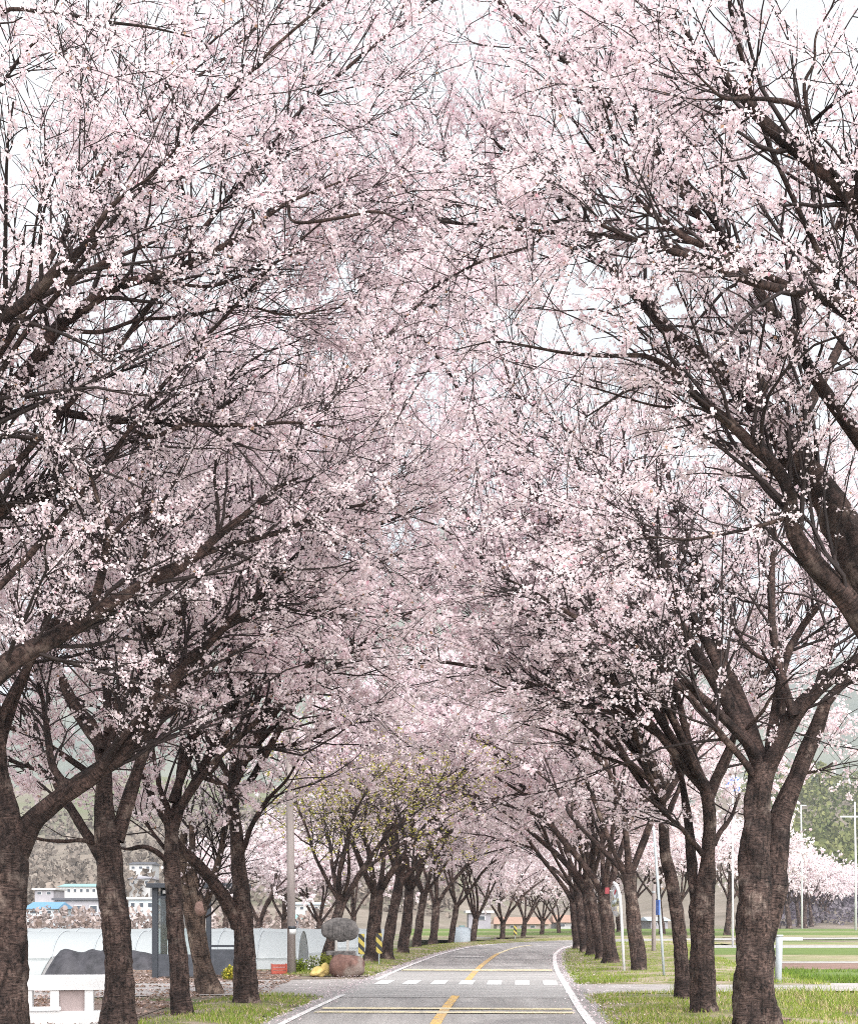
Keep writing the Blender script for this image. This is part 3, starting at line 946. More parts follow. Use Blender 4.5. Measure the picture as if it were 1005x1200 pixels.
# --- L0
hero('cherry_tree', 'cherry tree whose smooth dark limbs reach in over the white parapet, trunk out of view', 14.0,
     [([(-112, 1288, 80), (-108, 1150, 64), (-104, 1040, 58), (-90, 950, 54), (-74, 880, 52)], 0)],
     [([(-78, 890, 44), (-35, 822, 37), (13, 776, 33), (51, 755, 31), (88, 732, 29), (115, 715, 27), (145, 701, 25), (179, 681, 23), (210, 664, 20), (230, 651, 17), (257, 627, 14), (291, 600, 11), (320, 575, 7), (350, 560, 4)], 1.0),
      ([(223, 655, 12), (264, 640, 10), (304, 630, 9), (338, 620, 8), (380, 600, 6), (430, 590, 4), (470, 575, 2)], 1.0),
      ([(108, 718, 16), (118, 678, 14), (125, 640, 12), (129, 617, 11), (115, 586, 7), (105, 550, 4)], -0.8),
      ([(127, 630, 8), (156, 600, 7), (166, 580, 6), (190, 545, 3)], 0.6),
      ([(172, 684, 8), (169, 651, 7), (183, 617, 6), (196, 580, 5), (215, 545, 3)], -0.5),
      ([(-74, 885, 46), (-78, 740, 40), (-60, 610, 36), (-30, 525, 33), (0, 481, 29), (20, 448, 27), (41, 424, 25), (68, 382, 21), (105, 355, 19), (135, 335, 17), (176, 325, 14), (217, 311, 12), (257, 291, 10), (284, 277, 9), (304, 260, 7), (338, 237, 6), (380, 220, 4), (420, 205, 2)], -1.0),
      ([(-70, 680, 32), (-52, 520, 28), (-25, 420, 25), (0, 375, 22), (20, 362, 20), (44, 342, 19), (68, 315, 16), (91, 298, 13), (115, 264, 10), (129, 244, 8), (150, 225, 5), (180, 205, 3)], -2.2),
      ([(44, 350, 9), (81, 331, 9), (115, 311, 8), (169, 288, 6), (230, 262, 3)], 1.2),
      ([(32, 345, 6), (41, 271, 4.5), (54, 196, 3), (52, 150, 2)], -0.8),
      ([(135, 333, 6), (132, 291, 5), (125, 250, 4), (108, 206, 3), (112, 175, 2)], 0.5),
      ([(223, 305, 7), (220, 244, 5), (206, 189, 4), (208, 129, 3), (196, 95, 2)], -0.6),
      ([(284, 277, 5), (297, 260, 5), (292, 235, 4), (278, 205, 3), (262, 182, 2)], 0.5),
      ([(68, 385, 8), (118, 389, 7), (162, 375, 6), (217, 372, 5), (257, 362, 5), (291, 359, 4), (338, 369, 4), (400, 360, 2)], 0.8),
      ([(-72, 740, 24), (-38, 640, 19), (3, 597, 16), (27, 590, 15), (54, 576, 14), (81, 564, 12), (110, 555, 8), (140, 530, 5)], 0.6),
      ([(-40, 470, 18), (-75, 280, 14), (-45, 90, 10), (0, 16, 7), (51, 14, 6), (81, 17, 6), (118, 25, 5), (176, 32, 4), (230, 45, 2)], -1.0),
      ([(-50, 160, 8), (0, 100, 6), (30, 60, 5), (60, 35, 3)], -0.8),
      ([(18, 450, 16), (60, 478, 14), (115, 490, 13), (169, 492, 13), (203, 495, 12), (237, 488, 11), (260, 478, 9), (281, 461, 7), (310, 440, 4)], 1.5),
      ([(150, 500, 9), (176, 512, 8), (217, 499, 8), (257, 498, 7), (294, 498, 6), (338, 495, 5), (390, 500, 3)], -0.4),
      ([(338, 237, 5), (345, 260, 5), (400, 255, 5), (440, 248, 4), (480, 262, 2)], -0.5),
      ([(176, 325, 6), (250, 335, 5), (330, 300, 4), (410, 290, 3), (460, 298, 2)], 1.2),
      ],
     202, GL, auto=[(-60, 610, -0.5, R_(70), R_(50), 8.8, 11), (-40, 470, -1, R_(50), R_(52), 7.5, 9), (-50, 520, -1, R_(115), R_(52), 6.5, 9), (-60, 610, -0.5, R_(330), R_(60), 5.5, 20), (-74, 800, 0, R_(100), R_(62), 6.0, 13), (-40, 470, -1, R_(110), R_(50), 4.5, 12), (-74, 860, 0, R_(290), R_(50), 5, 28)],
     crown=dict(n2=380, n3=1750, n4=2981, nfl=162846, petals=2, spread=0.05, size=0.0167, L2=1.5, L3=0.8, L4=0.34, keep=VK, zmin=3.3, per=6))

# --- L1
hero('cherry_tree', 'cherry tree with a hollowed knot and wide fork standing before the white parapet', 17.0,
     [([(4, 1250, 84), (3, 1190, 74), (4, 1120, 69), (4, 1060, 68), (6, 1010, 66), (4, 970, 58), (-4, 915, 42), (-8, 860, 36), (-14, 800, 30)], 0)],
     [([(18, 1000, 44), (36, 966, 36), (68, 938, 31), (112, 906, 29), (145, 882, 26), (165, 858, 23), (178, 832, 21), (189, 794, 18), (186, 762, 15), (173, 732, 12), (171, 684, 10), (169, 640, 9), (172, 600, 7), (178, 560, 4)], -0.6),
      ([(187, 800, 12), (205, 780, 9), (233, 760, 7.5), (267, 735, 7), (298, 715, 6), (318, 706, 5), (350, 716, 4), (400, 712, 2)], 0.4),
      ([(64, 940, 18), (74, 918, 14), (62, 898, 12), (56, 860, 10), (50, 820, 7), (40, 770, 4)], 1.4),
      ([(-10, 850, 20), (-20, 760, 15), (-5, 660, 11), (18, 600, 8), (30, 540, 6), (50, 480, 3)], -1.0),
      ([(-14, 800, 24), (-40, 700, 17), (-50, 560, 11), (-30, 440, 6), (0, 350, 3)], 0.8),
      ([(130, 892, 10), (142, 850, 8), (130, 800, 6), (118, 760, 4), (112, 700, 2)], 0.9),
      ],
     203, GL, auto=[(-5, 900, 0, R_(10), R_(55), 6, 18), (-8, 860, 0, R_(60), R_(66), 6.5, 15), (-5, 900, 0, R_(165), R_(55), 5, 24), (120, 900, -0.3, R_(100), R_(45), 4.5, 14), (178, 832, -0.5, R_(80), R_(50), 4.5, 12), (-10, 850, 0, R_(280), R_(50), 5, 22)],
     burls=((1.3, 1.6, 0.22, 0.16), (2.2, 4.0, 0.3, 0.12), (0.7, 3.0, 0.25, 0.1)),
     crown=dict(n2=260, n3=1250, n4=2196, nfl=129045, petals=2, spread=0.05, size=0.0193, L2=1.7, L3=0.9, L4=0.36, keep=VK, zmin=3.3, per=6))

# --- L2
hero('cherry_tree', 'thick-trunked cherry tree with a rusty scar between the parapet and the bus shelter', 21.5,
     [([(140, 1213, 58), (140, 1185, 50), (139, 1140, 43), (137, 1090, 41), (132, 1044, 40), (128, 1010, 38), (125, 975, 35), (122, 930, 27), (124, 890, 20)], 0)],
     [([(123, 900, 20), (127, 860, 16), (126, 820, 14), (123, 785, 12), (117, 755, 10), (110, 700, 7), (112, 640, 4)], 0.8),
      ([(136, 985, 26), (147, 950, 23), (162, 902, 21), (179, 855, 19), (206, 811, 16), (233, 767, 13), (243, 740, 11), (258, 700, 8), (270, 650, 6), (275, 600, 4)], 1.2),
      ([(120, 1005, 22), (104, 980, 17), (88, 956, 15), (74, 932, 13), (60, 905, 11), (40, 860, 8), (20, 820, 5)], 1.6),
      ([(122, 905, 20), (112, 855, 18), (88, 825, 16), (68, 787, 14), (57, 770, 13), (34, 743, 11), (17, 711, 9), (0, 660, 6), (-10, 600, 3)], 1.0),
      ([(116, 915, 12), (81, 889, 10), (54, 872, 9), (28, 858, 8), (5, 850, 6), (-20, 835, 4)], -0.8),
      ([(108, 920, 10), (80, 915, 9), (54, 906, 8), (30, 897, 7), (8, 890, 5), (-20, 880, 3)], -1.4),
      ([(116, 990, 8), (98, 985, 7), (72, 986, 6), (46, 983, 5), (25, 975, 3)], -0.8),
      ([(206, 811, 9), (240, 790, 7), (262, 770, 6), (300, 755, 4), (345, 750, 2)], 1.0),
      ],
     204, GL, auto=[(124, 880, 0, R_(80), R_(66), 11.0, 16), (124, 895, 0, R_(20), R_(55), 6.5, 17), (126, 860, 0, R_(65), R_(58), 7, 16), (124, 890, 0, R_(130), R_(50), 5, 15), (179, 855, 0.4, R_(95), R_(42), 5.5, 12), (120, 880, 0, R_(300), R_(50), 5, 15)],
     burls=((0.9, 0.5, 0.25, 0.14), (1.7, 2.2, 0.3, 0.12)),
     crown=dict(n2=230, n3=1150, n4=1594, nfl=79565, spread=0.065, size=0.0301, petals=2, L2=1.9, L3=1.0, L4=0.4, per=5, keep=VK, zmin=3.3))

# --- L3
hero('cherry_tree', 'slender cherry tree with a curled side limb beside the bus shelter', 24.5,
     [([(214, 1197, 36), (212, 1170, 31), (208, 1110, 27), (204, 1060, 25), (201, 1010, 23), (202, 965, 20)], 0)],
     [([(200, 975, 13), (196, 950, 12), (188, 926, 9), (182, 898, 7), (180, 860, 5), (190, 810, 3)], 0.8),
      ([(203, 975, 16), (211, 950, 14), (221, 929, 12), (235, 910, 11), (252, 899, 10), (262, 872, 8), (266, 830, 7), (269, 794, 6), (267, 767, 5), (275, 730, 3)], -0.5),
      ([(236, 906, 8), (227, 875, 7), (215, 838, 6), (212, 790, 4), (205, 740, 2)], 1.4),
      ([(200, 1015, 9), (186, 1000, 8), (169, 992, 7), (149, 995, 5), (130, 990, 3)], -0.6),
      ([(198, 1000, 7), (186, 985, 6), (169, 963, 5), (156, 952, 4), (140, 930, 2)], 0.6),
      ([(235, 910, 8), (262, 920, 7), (268, 928, 6), (285, 905, 4)], 0.6),
      ],
     205, GL, auto=[(202, 940, 0, R_(75), R_(68), 11.5, 15), (202, 960, 0, R_(80), R_(56), 9.5, 15), (202, 965, 0, R_(60), R_(62), 7.0, 15), (202, 960, 0, R_(110), R_(55), 6.0, 13), (202, 960, 0, R_(10), R_(60), 6.0, 13), (200, 970, 0, R_(290), R_(55), 5.5, 13)],
     crown=dict(n2=180, n3=900, n4=1262, nfl=68956, spread=0.065, size=0.0335, petals=2, L2=2.0, L3=1.0, L4=0.42, per=5, keep=VK, zmin=3.3))

# --- L4
hero('cherry_tree', 'dark cherry tree with a heavy crooked side limb on the grass by the lane mouth', 27.8,
     [([(289, 1181, 44), (288, 1160, 37), (287, 1110, 31), (284, 1060, 28), (280, 1015, 22), (277, 975, 20), (272, 935, 15), (274, 905, 12)], 0)],
     [([(279, 1085, 24), (266, 1058, 22), (250, 1034, 20), (233, 1014, 18), (218, 1000, 15), (208, 985, 10), (200, 960, 6)], -1.0),
      ([(273, 912, 12), (279, 899, 11), (291, 889, 10), (315, 876, 9), (340, 873, 8), (365, 866, 6), (400, 850, 4), (440, 845, 2)], 0.5),
      ([(274, 935, 9), (264, 922, 9), (250, 911, 8), (236, 900, 6), (228, 880, 4)], 0.8),
      ([(280, 1005, 11), (288, 988, 10), (294, 970, 9), (308, 945, 8), (318, 932, 7), (335, 915, 5), (350, 890, 3)], -0.6),
      ([(274, 905, 10), (277, 870, 8), (283, 830, 7), (280, 790, 6), (290, 740, 4), (292, 690, 2)], 0.6),
      ([(275, 900, 8), (262, 860, 7), (250, 810, 6), (246, 750, 4), (250, 700, 2)], -0.8),
      ],
     206, GL, auto=[(274, 890, 0, R_(80), R_(70), 12.0, 14), (274, 890, 0, R_(60), R_(72), 11.0, 12), (274, 900, 0, R_(75), R_(64), 10.0, 13), (274, 900, 0, R_(85), R_(42), 7.5, 11), (274, 905, 0, R_(60), R_(58), 7.5, 13), (276, 940, 0, R_(95), R_(50), 7.0, 13), (274, 905, 0, R_(20), R_(58), 6.0, 12), (274, 920, 0, R_(130), R_(50), 5.5, 12), (274, 920, 0, R_(290), R_(52), 5.5, 12)],
     burls=((2.0, 0.4, 0.18, 0.2), (2.9, 0.2, 0.16, 0.25)),
     crown=dict(n2=200, n3=1000, n4=1394, nfl=80066, spread=0.065, size=0.0344, petals=2, L2=2.1, L3=1.1, L4=0.45, per=5, keep=VK, zmin=3.3))

# --- R1
hero('cherry_tree', 'stout cherry tree with two trunks fused at the base before the pale steel post', 21.1,
     [([(884, 1216, 78), (884, 1190, 66), (884, 1140, 56), (884, 1078, 50), (885, 1010, 46), (886, 960, 40), (889, 925, 36), (894, 895, 36)], 0),
      ([(886, 1165, 14), (893, 1115, 30), (904, 1050, 36), (909, 1000, 33), (913, 960, 31), (925, 929, 28), (940, 892, 25), (956, 852, 22), (966, 825, 19)], 0.5)],
     [([(892, 905, 30), (881, 880, 25), (866, 852, 23), (850, 820, 21), (827, 780, 19), (805, 748, 17), (788, 715, 14), (774, 695, 12), (745, 655, 9), (715, 618, 7), (690, 570, 5), (670, 530, 3)], 0.8),
      ([(897, 900, 32), (914, 868, 30), (932, 836, 27), (950, 816, 25), (972, 796, 23), (1005, 774, 20), (1030, 750, 16), (1050, 700, 10), (1060, 640, 6)], -0.8),
      ([(955, 812, 15), (962, 790, 14), (970, 765, 13), (979, 735, 12), (985, 700, 9), (985, 640, 6), (975, 580, 3)], 0.9),
      ([(965, 826, 18), (990, 800, 15), (1015, 790, 12), (1050, 770, 7)], 1.0),
      ([(916, 862, 11), (917, 828, 9), (917, 800, 8), (904, 778, 8), (881, 764, 6), (860, 735, 4), (850, 700, 2)], 1.0),
      ([(884, 912, 13), (868, 888, 12), (848, 865, 12), (820, 831, 11), (800, 808, 10), (773, 791, 8), (756, 777, 7), (720, 750, 5), (690, 735, 3)], -1.6),
      ([(870, 858, 8), (892, 835, 6), (905, 815, 5), (930, 790, 3)], -1.0),
      ([(935, 905, 7), (950, 905, 5), (966, 900, 4), (975, 894, 3)], 0.2),
      ([(800, 745, 9), (790, 700, 7), (800, 650, 5), (810, 600, 3)], 0.6),
      ],
     207, GR, auto=[(892, 890, 0, R_(330), R_(58), 7, 24), (892, 890, 0, R_(300), R_(62), 7.5, 22), (900, 890, 0, R_(20), R_(58), 6, 20), (930, 840, -0.3, R_(340), R_(62), 6.0, 16), (892, 895, 0, R_(240), R_(50), 5, 18), (940, 830, 0, R_(80), R_(50), 5, 16)],
     burls=((1.1, 2.0, 0.25, 0.12), (1.9, 3.6, 0.3, 0.14), (2.4, 0.6, 0.2, 0.1)),
     crown=dict(n2=280, n3=1350, n4=1926, nfl=73722, spread=0.065, size=0.0254, petals=2, L2=1.8, L3=0.95, L4=0.38, per=5, keep=VK, zmin=3.3))

# --- R2
hero('cherry_tree', 'cherry tree with a swollen burl where two stems part, behind the fused twin trunk', 25.0,
     [([(824, 1193, 48), (823, 1170, 40), (822, 1120, 36), (823, 1075, 36), (825, 1045, 33), (829, 1010, 21), (831, 965, 20), (828, 930, 19)], 0),
      ([(816, 1060, 18), (811, 1025, 15), (808, 985, 14), (803, 945, 11), (799, 915, 9)], 0.6)],
     [([(828, 940, 18), (818, 906, 15), (804, 889, 13), (777, 865, 12), (739, 838, 11), (716, 811, 9), (702, 784, 8), (682, 757, 7), (662, 742, 6), (630, 725, 4), (590, 715, 2)], 0.6),
      ([(830, 938, 17), (841, 912, 14), (849, 897, 12), (858, 870, 9), (862, 830, 6), (855, 780, 3)], 0.8),
      ([(826, 1005, 10), (812, 988, 9), (800, 973, 8), (788, 962, 7), (770, 945, 5), (750, 930, 3)], -0.9),
      ([(836, 990, 9), (843, 976, 9), (856, 957, 7), (866, 930, 4)], 0.7),
      ([(739, 838, 7), (705, 832, 6), (668, 820, 5), (640, 802, 4), (600, 808, 3), (560, 790, 2)], -0.5),
      ([(799, 915, 9), (788, 880, 8), (775, 830, 7), (770, 780, 5), (760, 720, 3)], 0.8),
      ],
     208, GR, auto=[(829, 925, 0, R_(285), R_(58), 10.0, 16), (829, 930, 0, R_(300), R_(60), 7.5, 16), (829, 930, 0, R_(335), R_(58), 6.5, 15), (829, 930, 0, R_(265), R_(48), 6.5, 15), (829, 930, 0, R_(235), R_(52), 5.5, 14), (829, 930, 0, R_(60), R_(55), 5.5, 14)],
     burls=((1.95, 0.5, 0.2, 0.22), (1.9, 3.4, 0.22, 0.18)),
     crown=dict(n2=200, n3=1000, n4=1394, nfl=71488, spread=0.065, size=0.0299, petals=2, L2=2.0, L3=1.05, L4=0.42, per=5, keep=VK, zmin=3.3))

# --- R3
hero('cherry_tree', 'slim cherry tree bowed towards the road beside the burled tree', 28.6,
     [([(799, 1178, 32), (799, 1160, 26), (798, 1130, 22), (794, 1085, 20), (787, 1035, 18), (779, 1000, 17), (777, 965, 15)], 0)],
     [([(777, 970, 13), (774, 930, 12), (764, 910, 10), (750, 880, 8), (735, 850, 7), (705, 810, 5), (680, 780, 3)], 0.5),
      ([(778, 968, 10), (786, 945, 9), (797, 918, 7), (802, 885, 5), (800, 840, 3)], 0.6),
      ([(764, 910, 7), (730, 895, 6), (690, 880, 5), (655, 860, 4), (600, 845, 2)], -0.6),
      ],
     209, GR, auto=[(776, 920, 0, R_(285), R_(70), 12.0, 14), (776, 925, 0, R_(280), R_(64), 10.0, 13), (776, 925, 0, R_(262), R_(42), 7.5, 11), (776, 930, 0, R_(300), R_(60), 7.5, 13), (776, 950, 0, R_(265), R_(50), 7, 13), (776, 930, 0, R_(330), R_(58), 6, 12), (776, 940, 0, R_(60), R_(58), 5.5, 12), (776, 940, 0, R_(210), R_(52), 5, 11)],
     crown=dict(n2=180, n3=900, n4=1262, nfl=67020, spread=0.065, size=0.0319, petals=2, L2=2.1, L3=1.1, L4=0.45, per=5, keep=VK, zmin=3.3))


# ------------------------------------------------------------------ roadside trees farther off: a few forms, copied
def form(seed, height, lean, n_limb, nfl, size, trunk_h=2.1, r=0.24, spread=1.0, kind='petal', tints=None, simple=False, bark='bark'):
    """a whole tree at the origin that leans and arches towards -X (the road); returns its parts' meshes"""
    T = Tree('form', 'x', 'x', (0, 0, 0), None, seed, bark)
    rng = T.rng
    P = [(0, 0, -0.15), (0.03, 0, 0.3), (-0.12 * lean, rng.normal(0, .05), trunk_h * 0.5), (-0.32 * lean, rng.normal(0, .08), trunk_h)]
    q = resample(np.column_stack([P, [r * 1.35, r * 1.12, r * 0.95, r * 0.92]]), 26)
    T.stem('trunk', q[:, :3], q[:, 3], 14, base=True, burls=((trunk_h * .45, rng.uniform(0, 6), .2, .14), (trunk_h * .8, rng.uniform(0, 6), .2, .12)), spawn_from=False)
    top = np.array(P[-1])
    for j in range(n_limb):
        az = (-pi / 2 + (j / n_limb) * 2 * pi + rng.normal(0, 0.2))     # first limb towards the road
        toward = max(0, cos(az + pi / 2))
        el = R_(rng.uniform(58, 72) - 12 * toward)
        D = np.array([sin(az) * cos(el), cos(az) * cos(el), sin(el)])
        L = height * (0.62 + 0.16 * toward) * spread * rng.uniform(0.85, 1.1)
        p, rr = grow((top + np.array([0, 0, -0.15]))[None], D[None], np.array([L]), np.array([r * rng.uniform(0.38, 0.55)]), 12, 0.08, 0.02, rng, 0.86, droop=0.16)
        T.stem('limb', p[0], rr[0], 9)
        for kk in range(2):
            i = rng.integers(3, 7)
            dd = unit(p[0, i + 1] - p[0, i]) + unit(rng.normal(0, 1, 3)) * 0.6
            p2, r2 = grow(p[0, i][None], dd[None], np.array([L * 0.5]), np.array([rr[0, i] * 0.7]), 8, 0.09, 0.03, rng, 0.85, droop=0.1)
            T.stem('limb', p2[0], r2[0], 6)
    s = 0.5 if simple else 1.0
    T.crown(n2=int(150 * s), n3=int(650 * s), n4=int(1300 * s), nfl=nfl, size=size, petals=2, L2=1.9, L3=1.1, L4=0.5, per=3, t2=0.25, kind=kind, tints=tints, zmin=2.9)
    return T.root


def copy_tree(root, name, label, loc, rz, scale, group, cat='cherry tree'):
    r = root.copy()
    r.name = name
    C.objects.link(r)
    r.location = loc
    r.rotation_euler = (0, 0, rz)
    r.scale = scale if np.ndim(scale) else (scale,) * 3
    tag(r, label, cat, group)
    for ch in root.children:
        c = ch.copy()
        C.objects.link(c)
        c.parent = r
    return r


def drop(root):
    for ch in list(root.children):
        bpy.data.objects.remove(ch)
    bpy.data.objects.remove(root)


NEAR = [form(301 + i, 12.8, [1.0, 0.5, 1.5, 0.8][i], [5, 4, 5, 6][i], 39000, 0.051, [2.8, 2.4, 3.0, 2.6][i], [0.20, 0.24, 0.19, 0.21][i]) for i in range(4)]
FAR = [form(321 + i, 10.0, 0.7, 5, 18000, 0.08, 2.5, 0.21, simple=True, tints=lambda n, rng, pos: flower_tints(n, rng, pos, -0.35)) for i in range(3)]


def green_tints(n, rng, pos):
    w = rng.random((n, 1))
    o = np.array([[0.34, 0.36, 0.07]]) * (1 - w) + np.array([[0.52, 0.44, 0.15]]) * w
    pk = rng.random(n) < 0.30
    o[pk] = np.array([0.78, 0.64, 0.67])
    return o * 0.8, o


YOUNG = form(341, 7.6, 1.2, 6, 9500, 0.034, 2.2, 0.16, kind='leaf', tints=green_tints)


def ground_at(x, d):
    X = (x - CX) / F * d
    return (X, d, float(ground_z(np.array([X]), np.array([d]))[0]) + 0.02)


def row_tree(px, y, k, label, group, scale, left, jit, forms=NEAR, name='cherry_tree'):
    d = H * F / (y - HZ)
    X, Y, Z = ground_at(px, d)
    j = np.argmin(((ROAD - np.array([X, Y])) ** 2).sum(1))
    ang = math.atan2(RN[j][1], RN[j][0])          # direction away from the road on the right side
    return copy_tree(forms[k % len(forms)], name, label, (X, Y, Z - 0.02), ang + (pi if left else 0) + jit, (scale, scale * (1 if (k // 4) % 2 == 0 else -1), scale), group)


ORD = ['first', 'second', 'third', 'fourth', 'fifth', 'sixth', 'seventh']
row_tree(747, 1142, 0, 'forked cherry tree standing just behind the white traffic mirror pole', GR, 1.06, False, 0.35)
for px, y, k, s_, j_ in ((714, 1132, 1, 1.0, 0.2), (703, 1127.5, 2, 1.02, -0.3), (693, 1122, 3, 1.0, 0.5), (684, 1118, 4, 1.0, -0.1), (676, 1114, 5, 0.97, 0.3), (690, 1109, 6, 1.0, 0.1), (712, 1106, 7, 1.0, -0.4)):
    row_tree(px, y, k, '%s cherry tree past the forked one behind the mirror pole' % ORD[k - 1], GR, s_, False, j_)
copy_tree(YOUNG, 'leafing_tree', 'tree with fresh yellow-green leaves arching beside the stone monument', ground_at(384, 46.0), pi - 0.15, (1.12, 1.05, 0.98), None, 'tree')
row_tree(436, 1131, 1, 'cherry tree between the two yellow and black hazard boards', GL, 1.02, True, -0.2)
row_tree(454, 1127, 2, 'broad cherry trunk next past the hazard boards towards the bend', GL, 1.05, True, 0.4)
for px, y, k, s_, j_ in ((473, 1120, 3, 1.08, -0.4), (489, 1112, 4, 1.0, 0.3), (508, 1107.5, 5, 0.98, 0.1), (528, 1104, 6, 1.0, -0.2), (553, 1102, 7, 1.0, 0.3)):
    row_tree(px, y, k, '%s cherry tree past the broad trunk beyond the hazard boards' % ORD[k - 3], GL, s_, True, j_)
BEND = ['cherry tree outside the bend before the pale grey-walled house', 'cherry tree directly behind the small striped board outside the bend'] + ['%s cherry tree past the small striped board outside the bend' % q for q in ORD]
for q_, (px, y, k, s_) in enumerate(((587, 1099.5, 0, 0.95), (611, 1098, 1, 0.95), (634, 1095.5, 2, 0.95), (656, 1093.5, 3, 0.9), (682, 1092, 1, 0.95))):
    row_tree(px, y, k, BEND[q_], 'cherry trees outside the bend', s_, True, k * 1.3, FAR)
# orchard rows beyond the fields
lab = 'white cherry tree of the far row beyond the green fields'
rg = np.random.default_rng(5)
for i in range(16):
    t = i / 15
    d = 175 + 130 * t
    px = 915 + 95 * t + rg.normal(0, 5)
    X = (px - CX) / F * d
    copy_tree(FAR[i % 3], 'cherry_tree', lab, (X, d, -0.1), rg.uniform(0, 6.28), rg.uniform(1.15, 1.35), 'far cherry row beyond the fields')
lab = 'cherry tree standing back from the road behind the right-hand row'
for i, (px, d, s_) in enumerate(((745, 112, 1.1), (775, 122, 1.15), (800, 108, 1.1), (826, 126, 1.2), (852, 116, 1.15), (872, 132, 1.2), (700, 130, 1.1), (725, 138, 1.15))):
    X = (px - CX) / F * d
    copy_tree(FAR[i % 3], 'cherry_tree', lab, (X, d, -0.1), rg.uniform(0, 6.28), s_, 'cherry trees behind the right-hand row')
lab = 'cherry tree behind the greenhouses beyond the utility pole'
for i, (px, d, s_) in enumerate(((300, 88, 1.0), (335, 104, 1.05), (372, 92, 1.0), (412, 108, 1.1), (262, 112, 1.1))):
    X = (px - CX) / F * d
    copy_tree(FAR[i % 3], 'cherry_tree', lab, (X, d, float(ground_z(X, d))), rg.uniform(0, 6.28), s_, 'cherry trees behind the greenhouses')
for r_ in NEAR + FAR + [YOUNG]:
    drop(r_)


# ------------------------------------------------------------------ grass, litter and fallen petals
def blades(name, label, cat, xy, h0, h1, w, tints, z=None, seed=3, lean=0.45):
    rng = np.random.default_rng(seed)
    n = len(xy)
    zz = np.zeros(n) if z is None else z
    p = np.column_stack([xy, zz])
    a = rng.uniform(0, 6.28, n)
    h = rng.uniform(h0, h1, n)
    side = np.column_stack([np.cos(a), np.sin(a), np.zeros(n)]) * (w * rng.uniform(0.7, 1.4, n))[:, None]
    tip = p + np.column_stack([rng.normal(0, lean, n) * h, rng.normal(0, lean, n) * h, h])
    v = np.stack([p - side, p + side, tip], 1).reshape(-1, 3)
    f = np.arange(n * 3).reshape(-1, 3)
    tt = np.repeat(tints, 3, 0)
    o = link(name, mesh_np(name, v, [f], M['grass'], tint=tt, smooth=False))
    return tag(o, label, cat, None, 'stuff')


def clump(x, y, s=1.0):
    return 0.5 + 0.25 * np.sin(x * 1.9 * s + 1.3 * np.sin(y * 1.1 * s)) + 0.25 * np.sin(y * 2.3 * s + 1.7 * np.sin(x * 0.9 * s + 2))


def verge_points(n, y0, y1, o0, o1, seed, keepfun=None):
    rng = np.random.default_rng(seed)
    s0, s1 = station(y0), station(y1)
    q = s0 + (s1 - s0) * rng.random(n) ** 1.5
    off = o0 + (o1 - o0) * rng.random(n)
    c = np.stack([np.interp(q, RS, ROAD[:, 0]), np.interp(q, RS, ROAD[:, 1])], 1)
    nn = unit(np.stack([np.interp(q, RS, RN[:, 0]), np.interp(q, RS, RN[:, 1])], 1))
    xy = c + nn * off[:, None]
    k = rng.random(n) < np.clip(1.9 * clump(xy[:, 0], xy[:, 1]) - 0.42 + 0.25 * np.sin(xy[:, 0] * 7) * np.sin(xy[:, 1] * 6), 0.03, 1)
    f = (off - o0) / (o1 - o0)
    return xy[k], f[k]


def grass_tints(n, seed, dry=0.35):
    rng = np.random.default_rng(seed)
    w = rng.random((n, 1))
    g = np.array([[0.12, 0.20, 0.03]]) * (1 - w) + np.array([[0.29, 0.34, 0.07]]) * w
    d = rng.random(n) < dry
    g[d] = np.array([0.52, 0.43, 0.25]) * rng.uniform(0.7, 1.2, (d.sum(), 1))
    return g


for nm, lb, args, seed, dry, hh in (
        ('grass', 'green and straw grass on the verge under the fused twin trunk', (32000, 17, 31.6, 2.72, 7.0), 11, 0.36, 0.09),
        ('grass', 'lush grass verge running along the right row past the mirror', (48000, 36.4, 88, 2.72, 9.0), 12, 0.20, 0.13),
        ('grass', 'grass wedge around the crooked-limbed tree by the lane mouth', (16000, 17, 30.3, -2.75, -4.9), 13, 0.30, 0.09),
        ('grass', 'short grass strip along the left row before the bend', (26000, 40.8, 95, -2.75, -5.4), 14, 0.35, 0.09)):
    xy, f = verge_points(*args, seed)
    blades(nm, lb, 'grass', xy, 0.05, hh, 0.008, grass_tints(len(xy), seed, dry), 0.02 + 0.09 * np.sin(f * pi), seed)
rng = np.random.default_rng(21)
n = 30000
xy = np.column_stack([rng.uniform(5.6, 26, n), 36.9 + 12 * rng.random(n) ** 1.4])
xy = xy[(xy[:, 0] > 8.3) & (clump(xy[:, 0], xy[:, 1], 0.7) > 0.3 + 0.3 * rng.random(n))]
blades('field_crop', 'bright green crop in the field strip behind the pale steel post', 'crop', xy[xy[:, 1] < 46.5], 0.06, 0.16, 0.012, grass_tints((xy[:, 1] < 46.5).sum(), 22, 0.05) * np.array([[0.62, 0.72, 0.7]]), None, 22)
n = 26000
xy = np.column_stack([rng.uniform(5.4, 13, n), rng.uniform(21, 32.8, n)])
xy = xy[clump(xy[:, 0], xy[:, 1], 1.3) > 0.35 + 0.25 * rng.random(n)]
blades('weeds', 'dry straw and weeds on the bank right of the fused twin trunk', 'weeds', xy, 0.06, 0.26, 0.010, grass_tints(len(xy), 24, 0.6), None, 24, 0.6)


